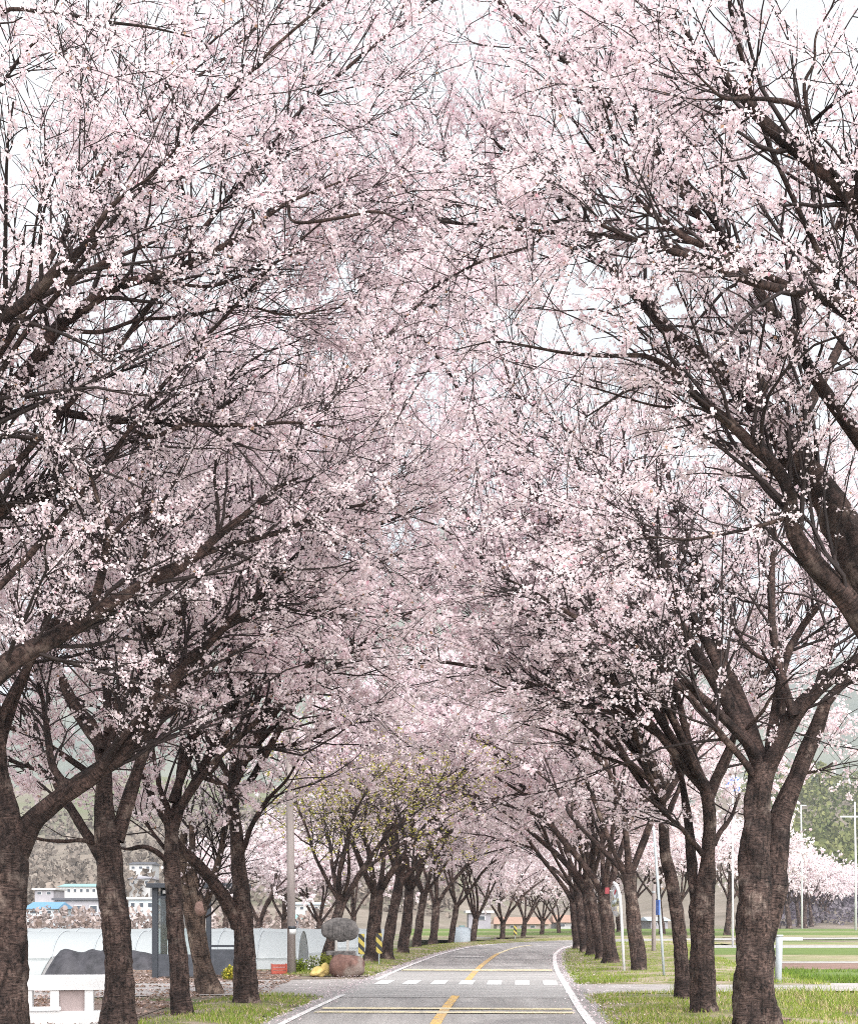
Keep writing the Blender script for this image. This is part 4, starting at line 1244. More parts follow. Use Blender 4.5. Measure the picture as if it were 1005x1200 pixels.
def flakes(name, label, cat, xy, z, size, cols, seed):
    """small flat leaves or petals lying on the ground"""
    rng = np.random.default_rng(seed)
    n = len(xy)
    p = np.column_stack([xy, np.full(n, z)])
    a = rng.uniform(0, 6.28, n)
    s = size * rng.uniform(0.6, 1.4, n)[:, None]
    A = np.column_stack([np.cos(a), np.sin(a), rng.uniform(-.3, .3, n)]) * s
    B = np.column_stack([-np.sin(a), np.cos(a), rng.uniform(-.3, .3, n)]) * s * 0.7
    up = np.array([0, 0, 1.0]) * s * 0.45
    v = np.stack([p - A + up, p - B, p + A + up, p + B], 1).reshape(-1, 3)
    k = np.arange(n)[:, None] * 4
    f = np.concatenate([np.array([[0, 1, 3]]) + k, np.array([[1, 2, 3]]) + k])
    t = np.array(cols)[rng.integers(0, len(cols), n)] * rng.uniform(0.7, 1.2, (n, 1))
    return tag(link(name, mesh_np(name, v, [f], M['grass'], tint=np.repeat(t, 4, 0), smooth=False)), label, cat, None, 'stuff')


n = 9000
xy = np.column_stack([rng.uniform(-9.2, -3.6, n), rng.uniform(19, 45, n)])
sd = road_side(xy[:, 0], xy[:, 1])
xy = xy[(sd < -3.1) & (clump(xy[:, 0], xy[:, 1], 1.6) > 0.4)]
flakes('leaf_litter', 'brown dead leaves strewn under the left roadside trees', 'leaves', xy, 0.03, 0.045, [(0.30, 0.20, 0.15), (0.42, 0.30, 0.25), (0.22, 0.14, 0.10), (0.62, 0.50, 0.48)], 31)
n = 8000
q = rng.uniform(station(15), station(80), n)
off = rng.choice([-1, 1], n) * (2.75 + np.abs(rng.normal(0, 0.6, n)) * rng.choice([-0.4, 1], n))
c = np.stack([np.interp(q, RS, ROAD[:, 0]), np.interp(q, RS, ROAD[:, 1])], 1) + np.stack([np.interp(q, RS, RN[:, 0]), np.interp(q, RS, RN[:, 1])], 1) * off[:, None]
flakes('fallen_petals', 'fallen pale petals scattered along the road edges', 'petals', c, 0.062, 0.024, [(0.85, 0.74, 0.76), (0.8, 0.66, 0.7)], 32)


# ------------------------------------------------------------------ things along the left side
def rocky(name, mat, parent, c, r, seed, nu=22, nv=14, amp=0.10, cut=None):
    """weathered boulder: a lumpy squashed ball"""
    rng = np.random.default_rng(seed)
    u = np.linspace(0, 2 * pi, nu, endpoint=False)
    w = np.linspace(0.0, pi, nv)
    U, W = np.meshgrid(u, w)
    D = np.stack([np.cos(U) * np.sin(W), np.sin(U) * np.sin(W), np.cos(W)], -1)
    R = np.ones_like(U)
    for _ in range(9):
        k = rng.normal(0, 1, 3) * rng.uniform(1.0, 4.0)
        R += amp / 2.2 * np.sin((D * k).sum(-1) * 1.6 + rng.uniform(0, 6)) * rng.uniform(0.4, 1.2)
    se = np.sign(D) * np.abs(D) ** 0.92
    V = np.array(c) + se * R[..., None] * np.array(r)
    if cut is not None:
        V[..., 2] = np.maximum(V[..., 2], cut)
    i = np.arange(nu * nv).reshape(nv, nu)
    q = np.stack([i[:-1], np.roll(i, -1, 1)[:-1], np.roll(i, -1, 1)[1:], i[1:]], -1).reshape(-1, 4)[:, ::-1]
    return link(name, mesh_np(name, V.reshape(-1, 3), [q], M[mat]), parent)


mx_, my_ = (404 - CX) / F * 40.8, 40.8
mon = thing('stone_monument', 'oval grey stone slab on short legs above a rounded red-brown boulder', 'monument', (mx_, my_, 0.0))
b_ = rocky('boulder', 'rock_red', mon, (0.06, 0, 0.30), (0.54, 0.36, 0.36), 41, amp=0.08)
MB().box(-0.52, 0.30, -0.16, 0.20, 0.62, 0.74, 0.02).build('pedestal', 'rock_grey', mon)
for xx in (-0.24, 0.08):
    MB().box(xx - 0.035, xx + 0.035, -0.05, 0.05, 0.73, 1.08, 0.006).build('leg', 'concrete', mon)
ov = rocky('slab', 'rock_grey', mon, (-0.13, 0.02, 1.33), (0.53, 0.15, 0.335), 43, 34, 20, 0.025)
# carved lines on the slab's face
for j, xx in enumerate((-0.30, -0.14, 0.02)):
    MB().box(xx - 0.018, xx + 0.018, -0.155, -0.12, 1.12 + 0.03 * j, 1.46 - 0.02 * j).build('carved_line', 'rock_grey', ov)
yr = thing('yellow_boulder', 'yellow boulder lying beside the red-brown monument boulder', 'boulder', ((373 - CX) / F * 41, 41.0, 0))
rocky('stone', 'rock_yellow', yr, (0, 0, 0.13), (0.24, 0.2, 0.15), 45, amp=0.12)
rocky('stone', 'rock_yellow', yr, (0.2, 0.04, 0.2), (0.15, 0.16, 0.18), 46, amp=0.12)


def shrub(label, px, d, w, h, tint, seed, flowers=None, name='low_shrub', n=900):
    X, Y, Z = ground_at(px, d)
    rng = np.random.default_rng(seed)
    t = thing(name, label, 'shrub', (X, Y, Z - 0.02))
    m = 26
    D = unit(rng.normal(0, 1, (m, 3)) * np.array([1, 1, 0.4]) + np.array([0, 0, 1.1]))
    p, r = grow(np.zeros((m, 3)) + rng.normal(0, w * 0.12, (m, 3)) * np.array([1, 1, 0]), D, np.full(m, h * 1.0), np.full(m, 0.008), 6, 0.18, 0.0, rng, 0.6)
    p[..., :2] *= w / max(h, 0.05)
    v, q, _ = tube_arrays(p, r, 4)
    link('stems', mesh_np('stems', v, [q], M['twig']), t, kind='stuff')
    c = along(p, n, rng, 0.15)
    c = c + rng.normal(0, 0.03, c.shape)
    o = np.array([tint]) * rng.uniform(0.6, 1.35, (n, 1))
    if flowers:
        k = rng.random(n) < 0.4
        o[k] = np.array(flowers)
    v, f, tt = flower_mesh(c, 0.03, rng, o * 0.8, o, 2)
    link('foliage', mesh_np('foliage', v, [f], M['leaf'], tint=tt, smooth=False), t, kind='stuff')
    return t


shrub('leafy green shrub between the utility pole and the yellow boulder', 352, 42.5, 0.35, 0.5, (0.20, 0.26, 0.04), 51)
shrub('white-flowered low shrub behind the yellow boulder', 366, 43.5, 0.30, 0.55, (0.18, 0.22, 0.06), 52, (0.8, 0.78, 0.76))
shrub('green bush against the back of the monument boulder', 381, 43.8, 0.3, 0.6, (0.24, 0.26, 0.06), 53)
shrub('small yellow-flowering shrub at the foot of the bus shelter', 270, 38.6, 0.25, 0.4, (0.28, 0.30, 0.05), 54, (0.7, 0.6, 0.1))

# hazard boards flanking a trunk
for px, d, lb in ((423.5, 47.5, 'yellow and black striped board nearer the stone monument'), (444, 48.5, 'yellow and black striped board on the far side of the guarded trunk from the monument')):
    X, Y, Z = ground_at(px, d)
    t = thing('hazard_board', lb, 'hazard board', (X, Y, 0.0), 0, 'striped boards by the roadside trees')
    MB().box(-0.10, 0.10, -0.012, 0.012, 0.45, 1.12, 0.008).build('board', 'hazard', t)
    MB().tube([(0, 0.03, -0.1), (0, 0.03, 1.0)], 0.022, 8).build('post', 'steel', t)
X, Y, Z = ground_at(603.5, 97.5)
t = thing('hazard_board', 'small striped board before the trees outside the bend', 'hazard board', (X, Y, 0.0), 0, 'striped boards by the roadside trees')
MB().box(-0.11, 0.11, -0.012, 0.012, 0.3, 0.95, 0.008).build('board', 'hazard', t)
MB().tube([(0, 0.03, -0.1), (0, 0.03, 0.8)], 0.025, 8).build('post', 'steel', t)

# utility pole
X, Y, Z = ground_at(342, 42.0)
t = thing('utility_pole', 'tall tapering concrete utility pole by the red crate', 'utility pole', (X, Y, 0))
MB().tube([(0, 0, -0.2), (-0.03, 0, 3), (-0.07, 0, 6), (-0.11, 0, 9)], [0.125, 0.115, 0.10, 0.085], 16).build('shaft', 'pole', t, smooth=True)
MB().tube([(0, 0, 1.18), (0, 0, 1.34)], 0.126, 16).build('number_plate', 'white_metal', t, smooth=True)
MB().tube([(-0.005, 0, 1.34), (-0.005, 0, 1.42)], 0.127, 16).build('band', 'dark_metal', t, smooth=True)
MB().box(-0.9, 0.7, -0.05, 0.05, 8.3, 8.4, 0.01).build('crossarm', 'steel', t)
for xx in (-0.8, -0.3, 0.55):
    MB().tube([(xx, 0, 8.39), (xx, 0, 8.48), (xx, 0, 8.56)], [0.03, 0.05, 0.02], 8).build('insulator', 'white_metal', t, smooth=True)

# red crate
X, Y, Z = ground_at(327, 42.6)
t = thing('plastic_crate', 'open red plastic crate standing near the utility pole', 'crate', (X, Y, 0.015), 0.2)
MB().box(-0.22, 0.22, -0.16, 0.16, 0, 0.02).build('bottom', 'crate_red', t)
for z0 in (0.03, 0.12, 0.21):
    for yy in (-0.16, 0.15):
        MB().box(-0.22, 0.22, yy, yy + 0.012, z0, z0 + 0.065).build('slat', 'crate_red', t)
    for xx in (-0.22, 0.208):
        MB().box(xx, xx + 0.012, -0.148, 0.15, z0, z0 + 0.065).build('slat', 'crate_red', t)
for xx in (-0.225, 0.195):
    for yy in (-0.165, 0.137):
        MB().box(xx, xx + 0.03, yy, yy + 0.03, 0, 0.30).build('corner_post', 'crate_red', t)

# bus shelter (open front faces the lane, glass over dark panels)
X0, D0 = (178 - CX) / F * 40.0, 40.0
t = thing('bus_shelter', 'dark framed glass bus shelter behind the slender tree', 'bus shelter', (X0, D0, 0.0), 0.0)
Wd, Dp, Ht = 2.3, 1.3, 2.62
for xx in (0.0, 1.5, Wd):
    for yy in ((0.0, Dp) if xx != 1.5 else (0.0,)):
        MB().box(xx, xx + 0.17 if xx == 0 else xx + 0.13, yy, yy + 0.13, -0.05, Ht - 0.12, 0.012).build('post', 'dark_metal', t)
MB().box(-0.12, Wd + 0.25, -0.2, Dp + 0.3, Ht - 0.12, Ht, 0.02).build('roof', 'dark_metal', t)
MB().box(0.172, 1.498, 0.02, 0.10, Ht - 0.42, Ht - 0.34, 0.004).build('rail', 'dark_metal', t)
MB().box(0.172, 1.498, 0.03, 0.09, 0.05, 0.66, 0.006).build('lower_panel', 'dark_panel', t)
MB().box(1.632, Wd - 0.002, 0.03, 0.09, 0.10, 0.80, 0.006).build('lower_panel', 'dark_panel', t)
MB().box(0.172, 1.498, 0.05, 0.062, 0.67, Ht - 0.425).build('glass_pane', 'glass', t)
MB().box(0.52, 0.56, 0.035, 0.085, 0.665, Ht - 0.425).build('mullion', 'dark_metal', t)
MB().box(1.632, Wd - 0.002, 0.02, 0.10, 0.86, 0.92, 0.004).build('rail', 'dark_metal', t)
MB().box(0.05, 0.062, 0.132, Dp - 0.002, 0.67, Ht - 0.2).build('glass_pane', 'glass', t)
MB().box(0.03, 0.09, 0.132, Dp - 0.002, 0.05, 0.66, 0.006).build('lower_panel', 'dark_panel', t)
MB().box(0.18, Wd - 0.1, Dp - 0.4, Dp - 0.05, 0.42, 0.47, 0.01).build('bench', 'dark_panel', t)
for xx in (0.4, Wd - 0.5):
    MB().box(xx, xx + 0.06, Dp - 0.35, Dp - 0.1, -0.02, 0.419).build('bench_leg', 'dark_metal', t)
# paper notice and the small mark on the header
MB().box(0.30, 0.42, 0.01, 0.018, Ht - 0.28, Ht - 0.19).build('notice', 'white_metal', t)

# white parapet of the ditch bridge
P0 = np.array([(36 - CX) / F * 23.4, 23.4])
t = thing('bridge_parapet', 'white concrete parapet with recessed bays beside the knotted tree', 'parapet', (P0[0], P0[1], 0.0), R_(8))
MB().box(-1.2, 1.45, -0.13, 0.13, 0.56, 0.80, 0.02).build('coping', 'white_conc', t)
MB().box(-1.2, 1.45, -0.16, 0.16, -0.3, 0.22, 0.02).build('plinth', 'white_conc', t)
for xx in (-1.15, -0.62, -0.10, 0.32, 0.86, 1.28):
    MB().box(xx, xx + 0.14, -0.10, 0.10, 0.218, 0.562, 0.01).build('baluster', 'white_conc', t)
for xx in (-0.45, 0.46):
    MB().box(xx, xx + 0.40, -0.04, 0.04, 0.218, 0.562).build('panel', 'brick_tone', t)
MB().box(-0.02, 0.50, -0.22, -0.155, 0.24, 0.30, 0.01).build('ledge', 'white_conc', t)
MB().box(1.28, 1.50, -0.19, 0.19, -0.3, 0.84, 0.02).build('end_pier', 'white_conc', t)

# black covered heap and grey netted hoop house beyond
X, Y = (126 - CX) / F * 47.0, 47.0
rng = np.random.default_rng(61)
u = np.linspace(-1, 1, 34); w = np.linspace(-1, 1, 18)
U, W = np.meshgrid(u, w)
hh = (1 - np.abs(U) ** 6) * (1 - np.abs(W) ** 2.2)
Zt = 2.02 * hh ** 0.75 * (0.92 + 0.045 * np.sin(U * 8 + 1) + 0.03 * np.sin(U * 17 + W * 3)) + 0.03 * np.sin(U * 23) * hh
o = sheet('covered_heap', U * 2.15, W * 1.3, Zt, M['tarp'], None)
o.location = (X, Y, -1.22)
tag(o, 'long heap under a creased black sheet behind the white parapet', 'heap')
X, Y = (60 - CX) / F * 49.0, 49.0
t = thing('net_tent', 'small grey net tent peaking beside the black sheeted heap', 'tent', (X, Y, -1.22))
m = MB()
prof = [(-0.62, 0), (-0.40, 0.8), (-0.17, 1.25), (0.02, 1.55), (0.2, 1.25), (0.43, 0.8), (0.62, 0)]
for y_ in (0, 1.5):
    m.v += [(x, y_, z) for x, z in prof]
m.f = [(i, i + 1, i + 8, i + 7) for i in range(6)] + [tuple(range(6, -1, -1)), tuple(range(7, 14))]
m.build('net', 'shade_net', t, smooth=False)
for y_ in (-0.02, 0.75, 1.52):
    MB().tube([(x * 1.02, y_, z * 1.01) for x, z in prof], 0.018, 6).build('hoop', 'steel', t)


# polytunnels along the low field, left
def tunnel(label, x0, x1, y, w, h, zg, n, grp):
    t = thing('polytunnel', label, 'greenhouse', ((x0 + x1) / 2, y, zg), 0, grp)
    L = (x1 - x0)
    a = np.linspace(0, pi, 15)
    prof = [(-cos(q) * w / 2, h * (0.35 + 0.65 * sin(q)) if 0 < i < 14 else 0.0) for i, q in enumerate(a)]
    xs = np.linspace(-L / 2, L / 2, n * 2 + 1)
    PY = np.array([p[0] for p in prof]); PZ = np.array([p[1] for p in prof])
    X = np.repeat(xs[:, None], 15, 1); Yy = np.repeat(PY[None], len(xs), 0)
    Zz = PZ[None] * (1 - 0.015 * (np.arange(len(xs)) % 2)[:, None])
    v = np.stack([X, Yy, Zz], -1).reshape(-1, 3)
    i = np.arange(len(v)).reshape(len(xs), 15)
    q = np.stack([i[:-1, :-1], i[1:, :-1], i[1:, 1:], i[:-1, 1:]], -1).reshape(-1, 4)[:, ::-1]
    link('film', mesh_np('film', v, [q], M['film']), t)
    for s_ in (-1, 1):
        e = MB(); e.add([(s_ * (L / 2 - 0.01), p[0], p[1]) for p in prof], [tuple(range(15)) if s_ < 0 else tuple(range(14, -1, -1))])
        e.build('end_wall', 'film', t)
    proto = MB().tube([(0, p[0] * 1.012, p[1] * 1.008) for p in prof], 0.022, 6).build('hoop', 'steel', t)
    proto.location.x = xs[0]
    for k in range(1, n + 1):
        c = proto.copy(); C.objects.link(c); c.location.x = xs[2 * k]
    MB().tube([(-L / 2, -w / 2 * 0.99, h * 0.55), (0, -w / 2 * 0.99, h * 0.55), (L / 2, -w / 2 * 0.99, h * 0.55)], 0.02, 6).build('side_rail', 'steel', t)


tunnel('long white polytunnel directly behind the bus shelter and black heap', -28, -5.2, 60, 5.0, 2.30, -1.25, 14, 'white polytunnels in the low field')
tunnel('white polytunnel in the second rank behind the first', -26, -4.4, 67, 5.0, 2.35, -1.25, 13, 'white polytunnels in the low field')
tunnel('white polytunnel ending near the left roadside row before the bend', -22, -2.2, 80, 5.0, 2.2, -1.25, 12, 'white polytunnels in the low field')
X, Y, Z = ground_at(541, 96)
t = thing('water_tank', 'small pale blue tank standing behind the last left-row trees', 'tank', (X, Y, -0.6))
MB().tube([(0, 0, 0), (0, 0, 0.1), (0, 0, 1.2), (0, 0, 1.4), (0, 0, 1.5)], [0.7, 0.75, 0.75, 0.55, 0.2], 20).build('body', 'wall_pale_blue', t, smooth=True)
MB().tube([(0, 0, 1.48), (0, 0, 1.58)], 0.2, 12).build('lid', 'roof_teal', t)
# dead, pale leaning trunk by the shelter with its prop
t = Tree('leaning_tree', 'pale split cherry trunk leaning over behind the slender tree', 'cherry tree', ground_at(243, 32.2), GL, 71, 'bark_pale')
c = [(246, 1166, 30), (240, 1140, 24), (232, 1105, 21), (223, 1065, 18), (217, 1035, 16), (214, 1005, 12), (216, 975, 8)]
q = resample(np.array([[*pt(x, y, 32.2), w / 2 / F * 32.2] for x, y, w in c]), 34); q[0, 2] = -0.1
t.stem('trunk', q[:, :3], q[:, 3], 16, base=True, spawn_from=False)
c = [(236, 1120, 16), (234, 1090, 15), (234, 1065, 16), (228, 1042, 12), (224, 1015, 10), (226, 985, 7), (222, 950, 4)]
q = resample(np.array([[*pt(x, y, 32.1), w / 2 / F * 32.1] for x, y, w in c]), 26)
t.stem('limb', q[:, :3], q[:, 3], 12, mat='bark_pale')
c = [(236, 1075, 9), (246, 1045, 9), (256, 1010, 8), (265, 965, 7), (272, 930, 5), (280, 890, 3)]
q = resample(np.array([[*pt(x, y, 32.3), w / 2 / F * 32.3] for x, y, w in c]), 26)
t.stem('limb', q[:, :3], q[:, 3], 10, mat='bark_pale')
q = resample(np.array([[*pt(x, y, 32.0), w / 2 / F * 32.0] for x, y, w in [(240, 1064, 13), (233, 1066, 15), (229, 1067, 6)]]), 8)
t.stem('cut_end', q[:, :3], q[:, 3], 12, mat='cutwood', spawn_from=False)
t.crown(n2=40, n3=160, n4=500, nfl=3000, size=0.032, petals=2, L2=1.4, L3=0.8, L4=0.4, per=3)

# ------------------------------------------------------------------ things along the right side
X, Y, Z = ground_at(731.5, 42.2)
t = thing('traffic_mirror', 'convex traffic mirror with red backed hood on a leaning white pole', 'traffic mirror', (X, Y, 0))
MB().tube([(0, 0, -0.2), (-0.07, 0, 1.2), (-0.13, 0, 2.3), (-0.22, 0, 2.62), (-0.34, 0, 2.70)], 0.042, 12).build('pole', 'white_metal', t, smooth=True)
mc = np.array([-0.28, -0.07, 2.16]); ax = unit(np.array([-0.96, -0.15, -0.08]))
e1 = unit(np.cross(ax, [0, 0, 1.0])); e2 = np.cross(e1, ax)
an = np.linspace(0, 2 * pi, 32, endpoint=False)
dsc = MB()
for rr, hh_ in ((0.43, 0.0), (0.32, 0.05), (0.18, 0.085), (0.02, 0.10)):
    dsc.v += [tuple(mc + rr * (cos(a) * e1 + sin(a) * e2) + ax * hh_) for a in an]
for j in range(3):
    dsc.f += [(j * 32 + i, j * 32 + (i + 1) % 32, (j + 1) * 32 + (i + 1) % 32, (j + 1) * 32 + i) for i in range(32)]
dsc.build('mirror', 'mirror', t, smooth=True)
bk = MB()
bk.v = [tuple(mc + 0.45 * (cos(a) * e1 + sin(a) * e2) - ax * 0.01) for a in an] + [tuple(mc + 0.38 * (cos(a) * e1 + sin(a) * e2) - ax * 0.07) for a in an]
bk.f = [(i, (i + 1) % 32, 32 + (i + 1) % 32, 32 + i) for i in range(32)] + [tuple(range(32, 64))]
bk.build('backing', 'white_metal', t, smooth=False)
MB().tube([tuple(mc + 0.45 * (cos(a) * e1 + sin(a) * e2)) for a in np.linspace(0, 2 * pi, 33)], 0.025, 8).build('rim', 'white_metal', t, smooth=True)
MB().box(-0.58, -0.46, -0.10, -0.085, 2.36, 2.54, 0.004).build('red_plate', 'red', t)
MB().tube([(-0.44, -0.07, 2.45), (-0.16, 0, 2.42)], 0.016, 8).build('bracket', 'white_metal', t)

X, Y, Z = ground_at(778.5, 38.6)
t = thing('sign_pole', 'leaning pale steel sign pole at the mouth of the concrete lane', 'sign pole', (X, Y, 0))
MB().tube([(0, 0, -0.2), (-0.09, 0, 1.2), (-0.18, 0, 2.5), (-0.30, 0, 4.1)], 0.036, 12).build('pole', 'steel', t, smooth=True)
MB().box(-0.21, -0.17, -0.30, 0.22, 1.75, 2.15, 0.004).build('sign', 'blue', t)
MB().tube([(-0.16, 0, 1.95), (-0.12, 0, 1.95)], 0.06, 10).build('clamp', 'steel', t)
X, Y, Z = ground_at(765.5, 63.5)
t = thing('wooden_post', 'plain brown wooden post in the grass beyond the concrete lane', 'post', (X, Y, Z - 0.05))
MB().tube([(0, 0, -0.2), (0, 0, 1.4), (0.02, 0, 3.1)], [0.10, 0.095, 0.085], 12).build('shaft', 'pole', t, smooth=True)
MB().tube([(0, 0, 2.7), (0, 0, 2.78)], 0.098, 12).build('band', 'steel', t, smooth=True)
X, Y, Z = ground_at(911, 36.6)
t = thing('steel_post', 'short pale steel post with a capped arm behind the fused twin trunk', 'post', (X, Y, Z - 0.02))
MB().tube([(0, 0, -0.2), (0.02, 0, 0.6), (0.03, 0, 1.22)], 0.085, 14).build('shaft', 'steel', t, smooth=True)
MB().tube([(0.03, 0, 1.22), (0.03, 0, 1.26)], 0.10, 14).build('cap', 'white_metal', t, smooth=True)
MB().box(0.02, 0.62, -0.03, 0.03, 1.12, 1.20, 0.01).build('arm', 'white_metal', t)
X, Y, Z = ground_at(858, 76)
t = thing('road_sign', 'square blue sign high on a thin white pole behind the burled tree', 'road sign', (X, Y, 0))
MB().tube([(0, 0, -0.2), (0, 0, 4.5), (0, 0, 9.0)], 0.06, 10).build('pole', 'white_metal', t, smooth=True)
MB().box(-0.36, 0.36, -0.09, -0.065, 8.18, 8.90, 0.01).build('panel', 'blue', t)
for (a, b, c_, e) in ((-0.28, 0.28, 8.66, 8.72), (-0.28, 0.28, 8.40, 8.46), (-0.04, 0.03, 8.24, 8.66), (0.12, 0.2, 8.5, 8.84), (-0.22, -0.14, 8.24, 8.4)):
    MB().box(a, b, -0.094, -0.0905, c_, e).build('marking', 'white_metal', t)
for px, d, hgt, lb in ((939, 165, 14.2, 'thin white lamp pole beyond the far cherry row'), (1002, 150, 13.4, 'white pole with a short crossbar beyond the fields')):
    X = (px - CX) / F * d
    t = thing('field_pole', lb, 'pole', (X, d, -0.1))
    MB().tube([(0, 0, -0.2), (0, 0, hgt * .5), (-0.1, 0, hgt)], [0.13, 0.11, 0.08], 8).build('shaft', 'white_metal', t, smooth=True)
    if px > 950:
        MB().box(-1.6, 0.2, -0.05, 0.05, hgt - 1.6, hgt - 1.45).build('crossbar', 'white_metal', t)
    else:
        MB().box(-0.1, 0.5, -0.05, 0.05, hgt - 0.12, hgt).build('lamp_head', 'steel', t)
# sawn stump and stones by the bank, right
X, Y, Z = ground_at(905, 22.6)
t = thing('sawn_stump', 'low sawn stump with a pale cut top beside the fused twin trunk', 'stump', (X + 0.1, Y, 0))
MB().tube([(0, 0, -0.1), (0, 0, 0.05), (0, 0, 0.16)], [0.26, 0.21, 0.18], 14).build('stump', 'bark', t, smooth=True)
MB().tube([(0, 0, 0.158), (0, 0, 0.166)], [0.172, 0.17], 14).build('cut_top', 'cutwood', t)


# ------------------------------------------------------------------ village on the far slope
def house(label, px, ybase, d, wpx, hpx, wall, roof, rh=0.35, depth=7.0, wins=4, flat=False, group=None):
    sc_ = d / F
    w, h = wpx * sc_, hpx * sc_
    X = (px - CX) * sc_
    Zb = H + (HZ - ybase) * sc_
    t = thing('house', label, 'house', (X, d, Zb), 0, group)
    MB().box(-w / 2, w / 2, 0, depth, -4.0, h).build('wall', wall, t)
    r = h * rh
    if flat:
        MB().box(-w / 2 - 0.4, w / 2 + 0.4, -0.4, depth + 0.4, h, h + max(0.3, r), 0.05).build('roof', roof, t)
    else:
        m = MB()
        a, b = w / 2 + 0.4, depth + 0.4
        m.add([(-a, -0.4, h), (a, -0.4, h), (a, b, h), (-a, b, h), (-a * 0.92, depth / 2, h + r), (a * 0.92, depth / 2, h + r)], [(0, 1, 5, 4), (2, 3, 4, 5), (1, 2, 5), (3, 0, 4), (3, 2, 1, 0)])
        m.build('roof', roof, t)
    for k in range(wins):
        cx_ = -w / 2 + w * (k + 0.5) / wins
        ww = w / wins * 0.26
        o = MB().box(cx_ - ww, cx_ + ww, -0.06, 0.02, h * 0.40, h * 0.78).build('window', 'white_metal', t)
        MB().box(cx_ - ww * 0.82, cx_ + ww * 0.82, -0.09, -0.061, h * 0.44, h * 0.74).build('pane', 'pane', o)
    return t


G_ = 'village houses on the far slope'
house('long white building with a teal roof above the grey warehouse', 92, 1050, 260, 44, 11, 'wall_white', 'roof_teal', 0.35, 9, 6, group=G_)
house('wide grey warehouse with a dark flat roof edge', 92, 1080, 190, 54, 25, 'wall_grey', 'roof_dark', 0.08, 12, 3, True, G_)
house('blue-roofed shed at the side of the grey warehouse', 48, 1074, 180, 34, 9, 'wall_pale_blue', 'roof_blue', 0.9, 8, 2, group=G_)
house('small grey house with a flat roof above the blue shed', 52, 1052, 230, 22, 9, 'wall_grey', 'wall_white', 0.15, 7, 2, True, G_)
house('white house highest on the slope past the thick scarred trunk', 165, 1022, 330, 26, 9, 'wall_white', 'roof_dark', 0.4, 9, 3, group=G_)
house('white house with a grey roof in the middle of the slope', 164, 1040, 290, 24, 10, 'wall_white', 'wall_grey', 0.4, 9, 3, group=G_)
house('low pale blue hall at the bottom of the slope', 166, 1070, 200, 30, 16, 'wall_pale_blue', 'wall_white', 0.1, 9, 3, True, G_)
house('teal-roofed shed behind the utility pole', 352, 1086, 170, 22, 9, 'wall_grey', 'roof_teal', 0.6, 7, 2, group=G_)
house('white building among the cherry trees behind the utility pole', 358, 1070, 220, 34, 10, 'wall_white', 'wall_pale_blue', 0.3, 9, 4, group=G_)
house('white house beyond the mirror and the wooden post', 772, 1088, 170, 20, 9, 'wall_grey', 'wall_pale_blue', 0.5, 8, 2, group=G_)
house('long low house with an orange roof beyond the bend', 612, 1090, 165, 60, 7, 'brick_tone', 'roof_orange', 1.2, 8, 5, group=G_)
house('orange-roofed house standing next to the long low one', 672, 1089, 170, 40, 8, 'wall_white', 'roof_orange', 1.1, 8, 3, group=G_)
house('pale house with a grey side wall beyond the left row', 562, 1084, 175, 26, 14, 'wall_grey', 'wall_white', 0.2, 8, 1, True, G_)


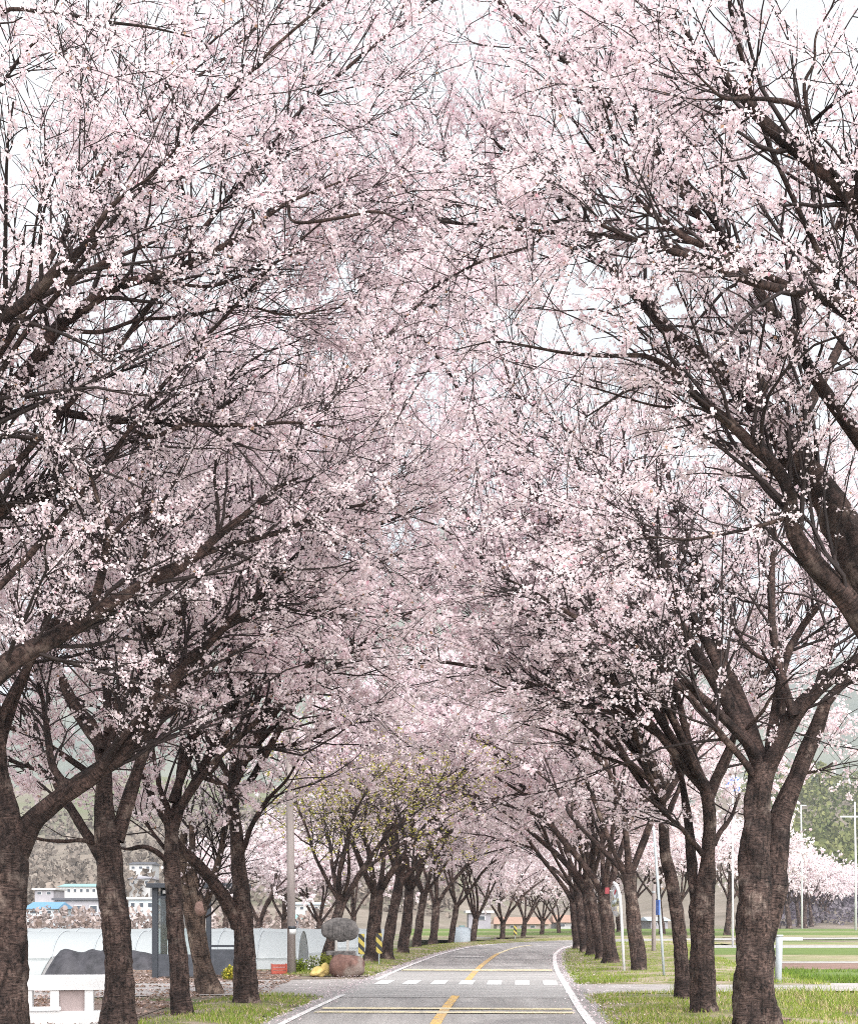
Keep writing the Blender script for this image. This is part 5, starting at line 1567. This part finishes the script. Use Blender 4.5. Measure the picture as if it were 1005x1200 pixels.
# woods on the slopes: far-off masses
def wood(name, label, n, xr, yr, c1, c2, s0, s1, seed, tall=1.2, base=0.0):
    rng = np.random.default_rng(seed)
    x, y = rng.uniform(*xr, n), rng.uniform(*yr, n)
    x = x * y / yr[0] if xr[0] > 0 or xr[1] < 0 else x * y / yr[0]
    z = hill_z(x, y) + base
    per = 22
    h = rng.uniform(s0, s1, n)
    c = np.repeat(np.stack([x, y, z], 1), per, 0)
    hh = np.repeat(h, per)[:, None]
    t01 = rng.random((n * per, 1))
    rad = 0.42 * (1.05 - t01) ** 0.7
    a = rng.uniform(0, 6.28, (n * per, 1))
    pos = c + np.concatenate([np.cos(a) * rad * hh, np.sin(a) * rad * hh, t01 * hh * tall], 1)
    o = np.array([c1]) + (np.array([c2]) - np.array([c1])) * rng.random((n, 1))
    o = np.repeat(o, per, 0) * rng.uniform(0.75, 1.25, (n * per, 1))
    v, f, tt = flower_mesh(pos, 1.0, rng, o * 0.9, o, 2)
    v = (v.reshape(-1, 4, 3) - pos[:, None]) * (hh * 0.12)[:, None] + pos[:, None]
    return tag(link(name, mesh_np(name, v.reshape(-1, 3), [f], M['grass'], tint=tt, smooth=False)), label, 'wood', None, 'stuff')


wood('hillside_wood', 'olive green wood covering the slope beyond the far cherry row', 1000, (72, 130), (330, 560), (0.085, 0.105, 0.04), (0.22, 0.225, 0.10), 4, 7.5, 81, 1.5)
wood('bare_scrub', 'purple-grey bare scrub at the foot of the green wood', 420, (50, 90), (225, 325), (0.12, 0.10, 0.13), (0.20, 0.18, 0.20), 2, 4, 82, 0.8)
wood('bare_wood', 'grey-brown leafless wood on the slope above the village', 800, (-88, 6), (270, 520), (0.12, 0.10, 0.085), (0.25, 0.21, 0.18), 3, 7, 83, 1.1)
wood('field_scrub', 'brown scrub at the edge of the low fields below the village', 520, (-60, -10), (150, 172), (0.22, 0.165, 0.145), (0.42, 0.36, 0.35), 1.7, 2.9, 84, 1.75)

# ------------------------------------------------------------------ the day's haze
hz_m = bpy.data.materials.new('haze_air')
hz_m.use_nodes = True
hn = hz_m.node_tree.nodes
for n in list(hn):
    hn.remove(n)
ho = hn.new('ShaderNodeOutputMaterial')
hv = hn.new('ShaderNodeVolumePrincipled')
hv.inputs['Color'].default_value = (0.80, 0.86, 0.95, 1)
hv.inputs['Density'].default_value = 0.00022
hz_m.node_tree.links.new(hv.outputs[0], ho.inputs['Volume'])
hz = MB().box(-6200, 6200, -320, 9200, -9, 700).build('haze', hz_m, kind='stuff')
tag(hz, 'thin spring haze hanging over the fields and mountain', 'haze', None, 'stuff')
